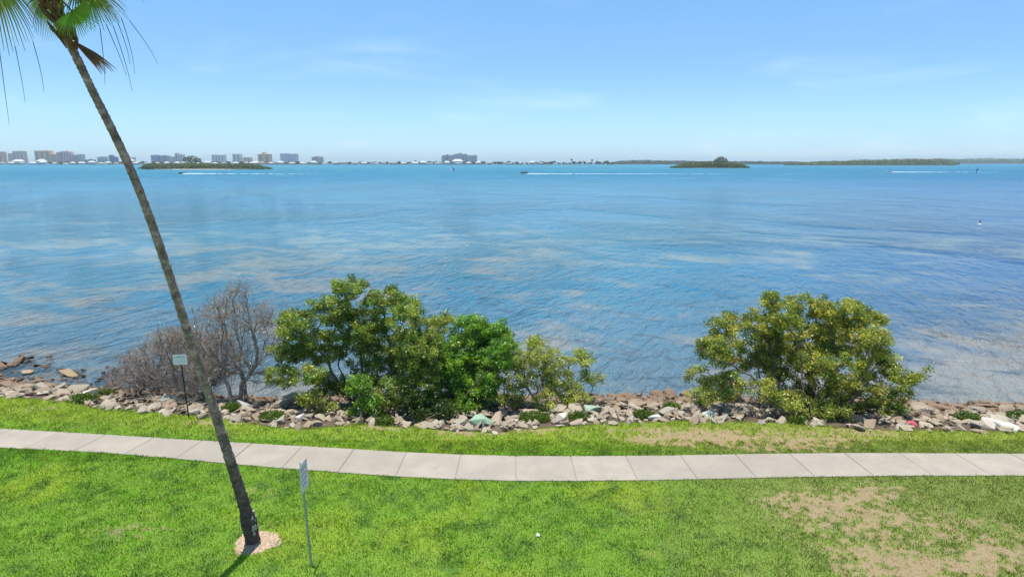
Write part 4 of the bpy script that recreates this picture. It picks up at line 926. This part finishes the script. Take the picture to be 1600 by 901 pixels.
person(pb, PI, -1.2, .5, 1.2, 'person in dark clothes seated at the back of the pontoon boat', (.05, .06, .09)); person(pb, PI, 1.6, -.4, 1.2, 'person in blue grey clothes seated at the front of the pontoon boat', (.10, .14, .2))
bn = MB().box((-1.2, .5, .98), (.7, 1.2, .46)).box((1.6, -.4, .98), (.7, 1.2, .46)); bn.build('bench', M['navy'], pt_)
wake('long white wake line trailing the pontoon boat across the bay', 826, 1060, 271.8, 0.6, 2.5, .3, 330, 405, 1.5)
wake('faint continuation of the pontoon wake towards the mangrove point', 1060, 1380, 271.8, 3, 4, .10, 90, 407, 1.0)
sbp = gp(707, 267.5, WZ); sr = empty('sailboat', sbp, .6); tag(sr, 'tiny white sailboat in the open bay below the stepped resort', 'sailboat'); hull_mesh(5.5, 1.8, .7, 'hull', M['white'], sr)
MB().tube([(.3, 0, .5), (.3, 0, 5.4)], .06, 6).build('mast', M['steel'], sr)
q = MB(); q.poly([(.25, .02, 1.0), (-2.2, .25, 1.1), (.25, .05, 5.2)]); q.poly([(.25, -.02, 1.0), (.25, -.0, 5.2), (-2.2, .20, 1.1)]); q.build('mainsail', M['sail'], sr)
q = MB(); q.poly([(.4, 0, 4.6), (2.5, 0, .8), (.5, .3, 1.0)]); q.poly([(.4, -.03, 4.6), (.5, .27, 1.0), (2.5, -.03, .8)]); q.build('jib', M['navy'], sr)
# moored boats along the developed shore
mbm = [plain('boat_white', (.75, .76, .77), .5, .05), plain('boat_blue', (.10, .16, .30), .5, .1)]
mr_ = empty('moored_boat', (0, 0, 0)); hull_mesh(16, 5, 2.2, 'hull', mbm[0], mr_); MB().box((0, 0, 3.6), (7, 3.4, 2.4)).build('cabin', mbm[0], mr_); MB().box((.2, 0, 3.9), (7.1, 3.5, .8)).build('windows', M['glass'], mr_)
MB().box((-1, 0, 6.3), (4, 3, .2)).build('flybridge', mbm[0], mr_)
for i, x in enumerate((8, 42, 52, 75, 84, 100, 106, 166, 184, 395, 505, 645)):
    o = mr_ if i == 0 else copy_tree(mr_); p = at(x, 256, 2425); o.location = (p.x, 2425, WZ); o.rotation_euler.z = random.uniform(-.4, .4); s = random.uniform(.8, 1.4); o.scale = (s, s, s)
    tag(o, 'white cabin cruiser moored before the houses of the far shore', 'boat', 'cruisers moored along the far shore')
# channel marker and buoy
cm = gp(1526, 271, WZ); cr = empty('channel_marker', cm); tag(cr, 'thin dark channel marker pile standing in the bay near the mangrove point', 'channel marker')
MB().tube([(0, 0, -1), (0, 0, 3.2)], .22, 8).build('pile', M['darkpost'], cr); MB().box((0, -.3, 3.4), (1.3, .12, 1.3)).build('dayboard', M['navy'], cr)
bp = gp(1531, 350.5, WZ); br = empty('buoy', bp); tag(br, 'small white float with a dark top on open water', 'buoy')
bb = bmesh.new(); bmesh.ops.create_uvsphere(bb, u_segments=14, v_segments=10, radius=.22); me = bpy.data.meshes.new('float'); bb.to_mesh(me); bb.free(); link('float', me, M['white'], br)
MB().tube([(0, 0, .25), (0, 0, .42), (0, 0, .6)], [.12, .12, .05], 8).build('cap', M['darkpost'], br)
# ------------------------------------------------------------------ air
HAZE = 8.5e-5
if HAZE:
    hv = MB().box((0, 4900, 30), (12000, 12000, 72)); ho = hv.build('haze', None)
    t = bpy.data.materials.new('haze_air'); t.use_nodes = True; t.node_tree.nodes.clear(); pv = t.node_tree.nodes.new('ShaderNodeVolumePrincipled'); pv.inputs['Color'].default_value = (.74, .89, 1, 1); pv.inputs['Density'].default_value = HAZE; pv.inputs['Anisotropy'].default_value = .2
    mo = t.node_tree.nodes.new('ShaderNodeOutputMaterial'); t.node_tree.links.new(pv.outputs[0], mo.inputs['Volume']); ho.data.materials.append(t); tag(ho, kind='stuff')
cy = S.cycles
cy.use_denoising = True; cy.denoiser = 'OPENIMAGEDENOISE'; cy.denoising_input_passes = 'RGB_ALBEDO_NORMAL'
cy.max_bounces = 6; cy.diffuse_bounces = 3; cy.glossy_bounces = 3; cy.transmission_bounces = 3; cy.volume_bounces = 0; cy.caustics_reflective = False; cy.caustics_refractive = False
cy.sample_clamp_indirect = 6; cy.use_adaptive_sampling = True; cy.adaptive_threshold = .01
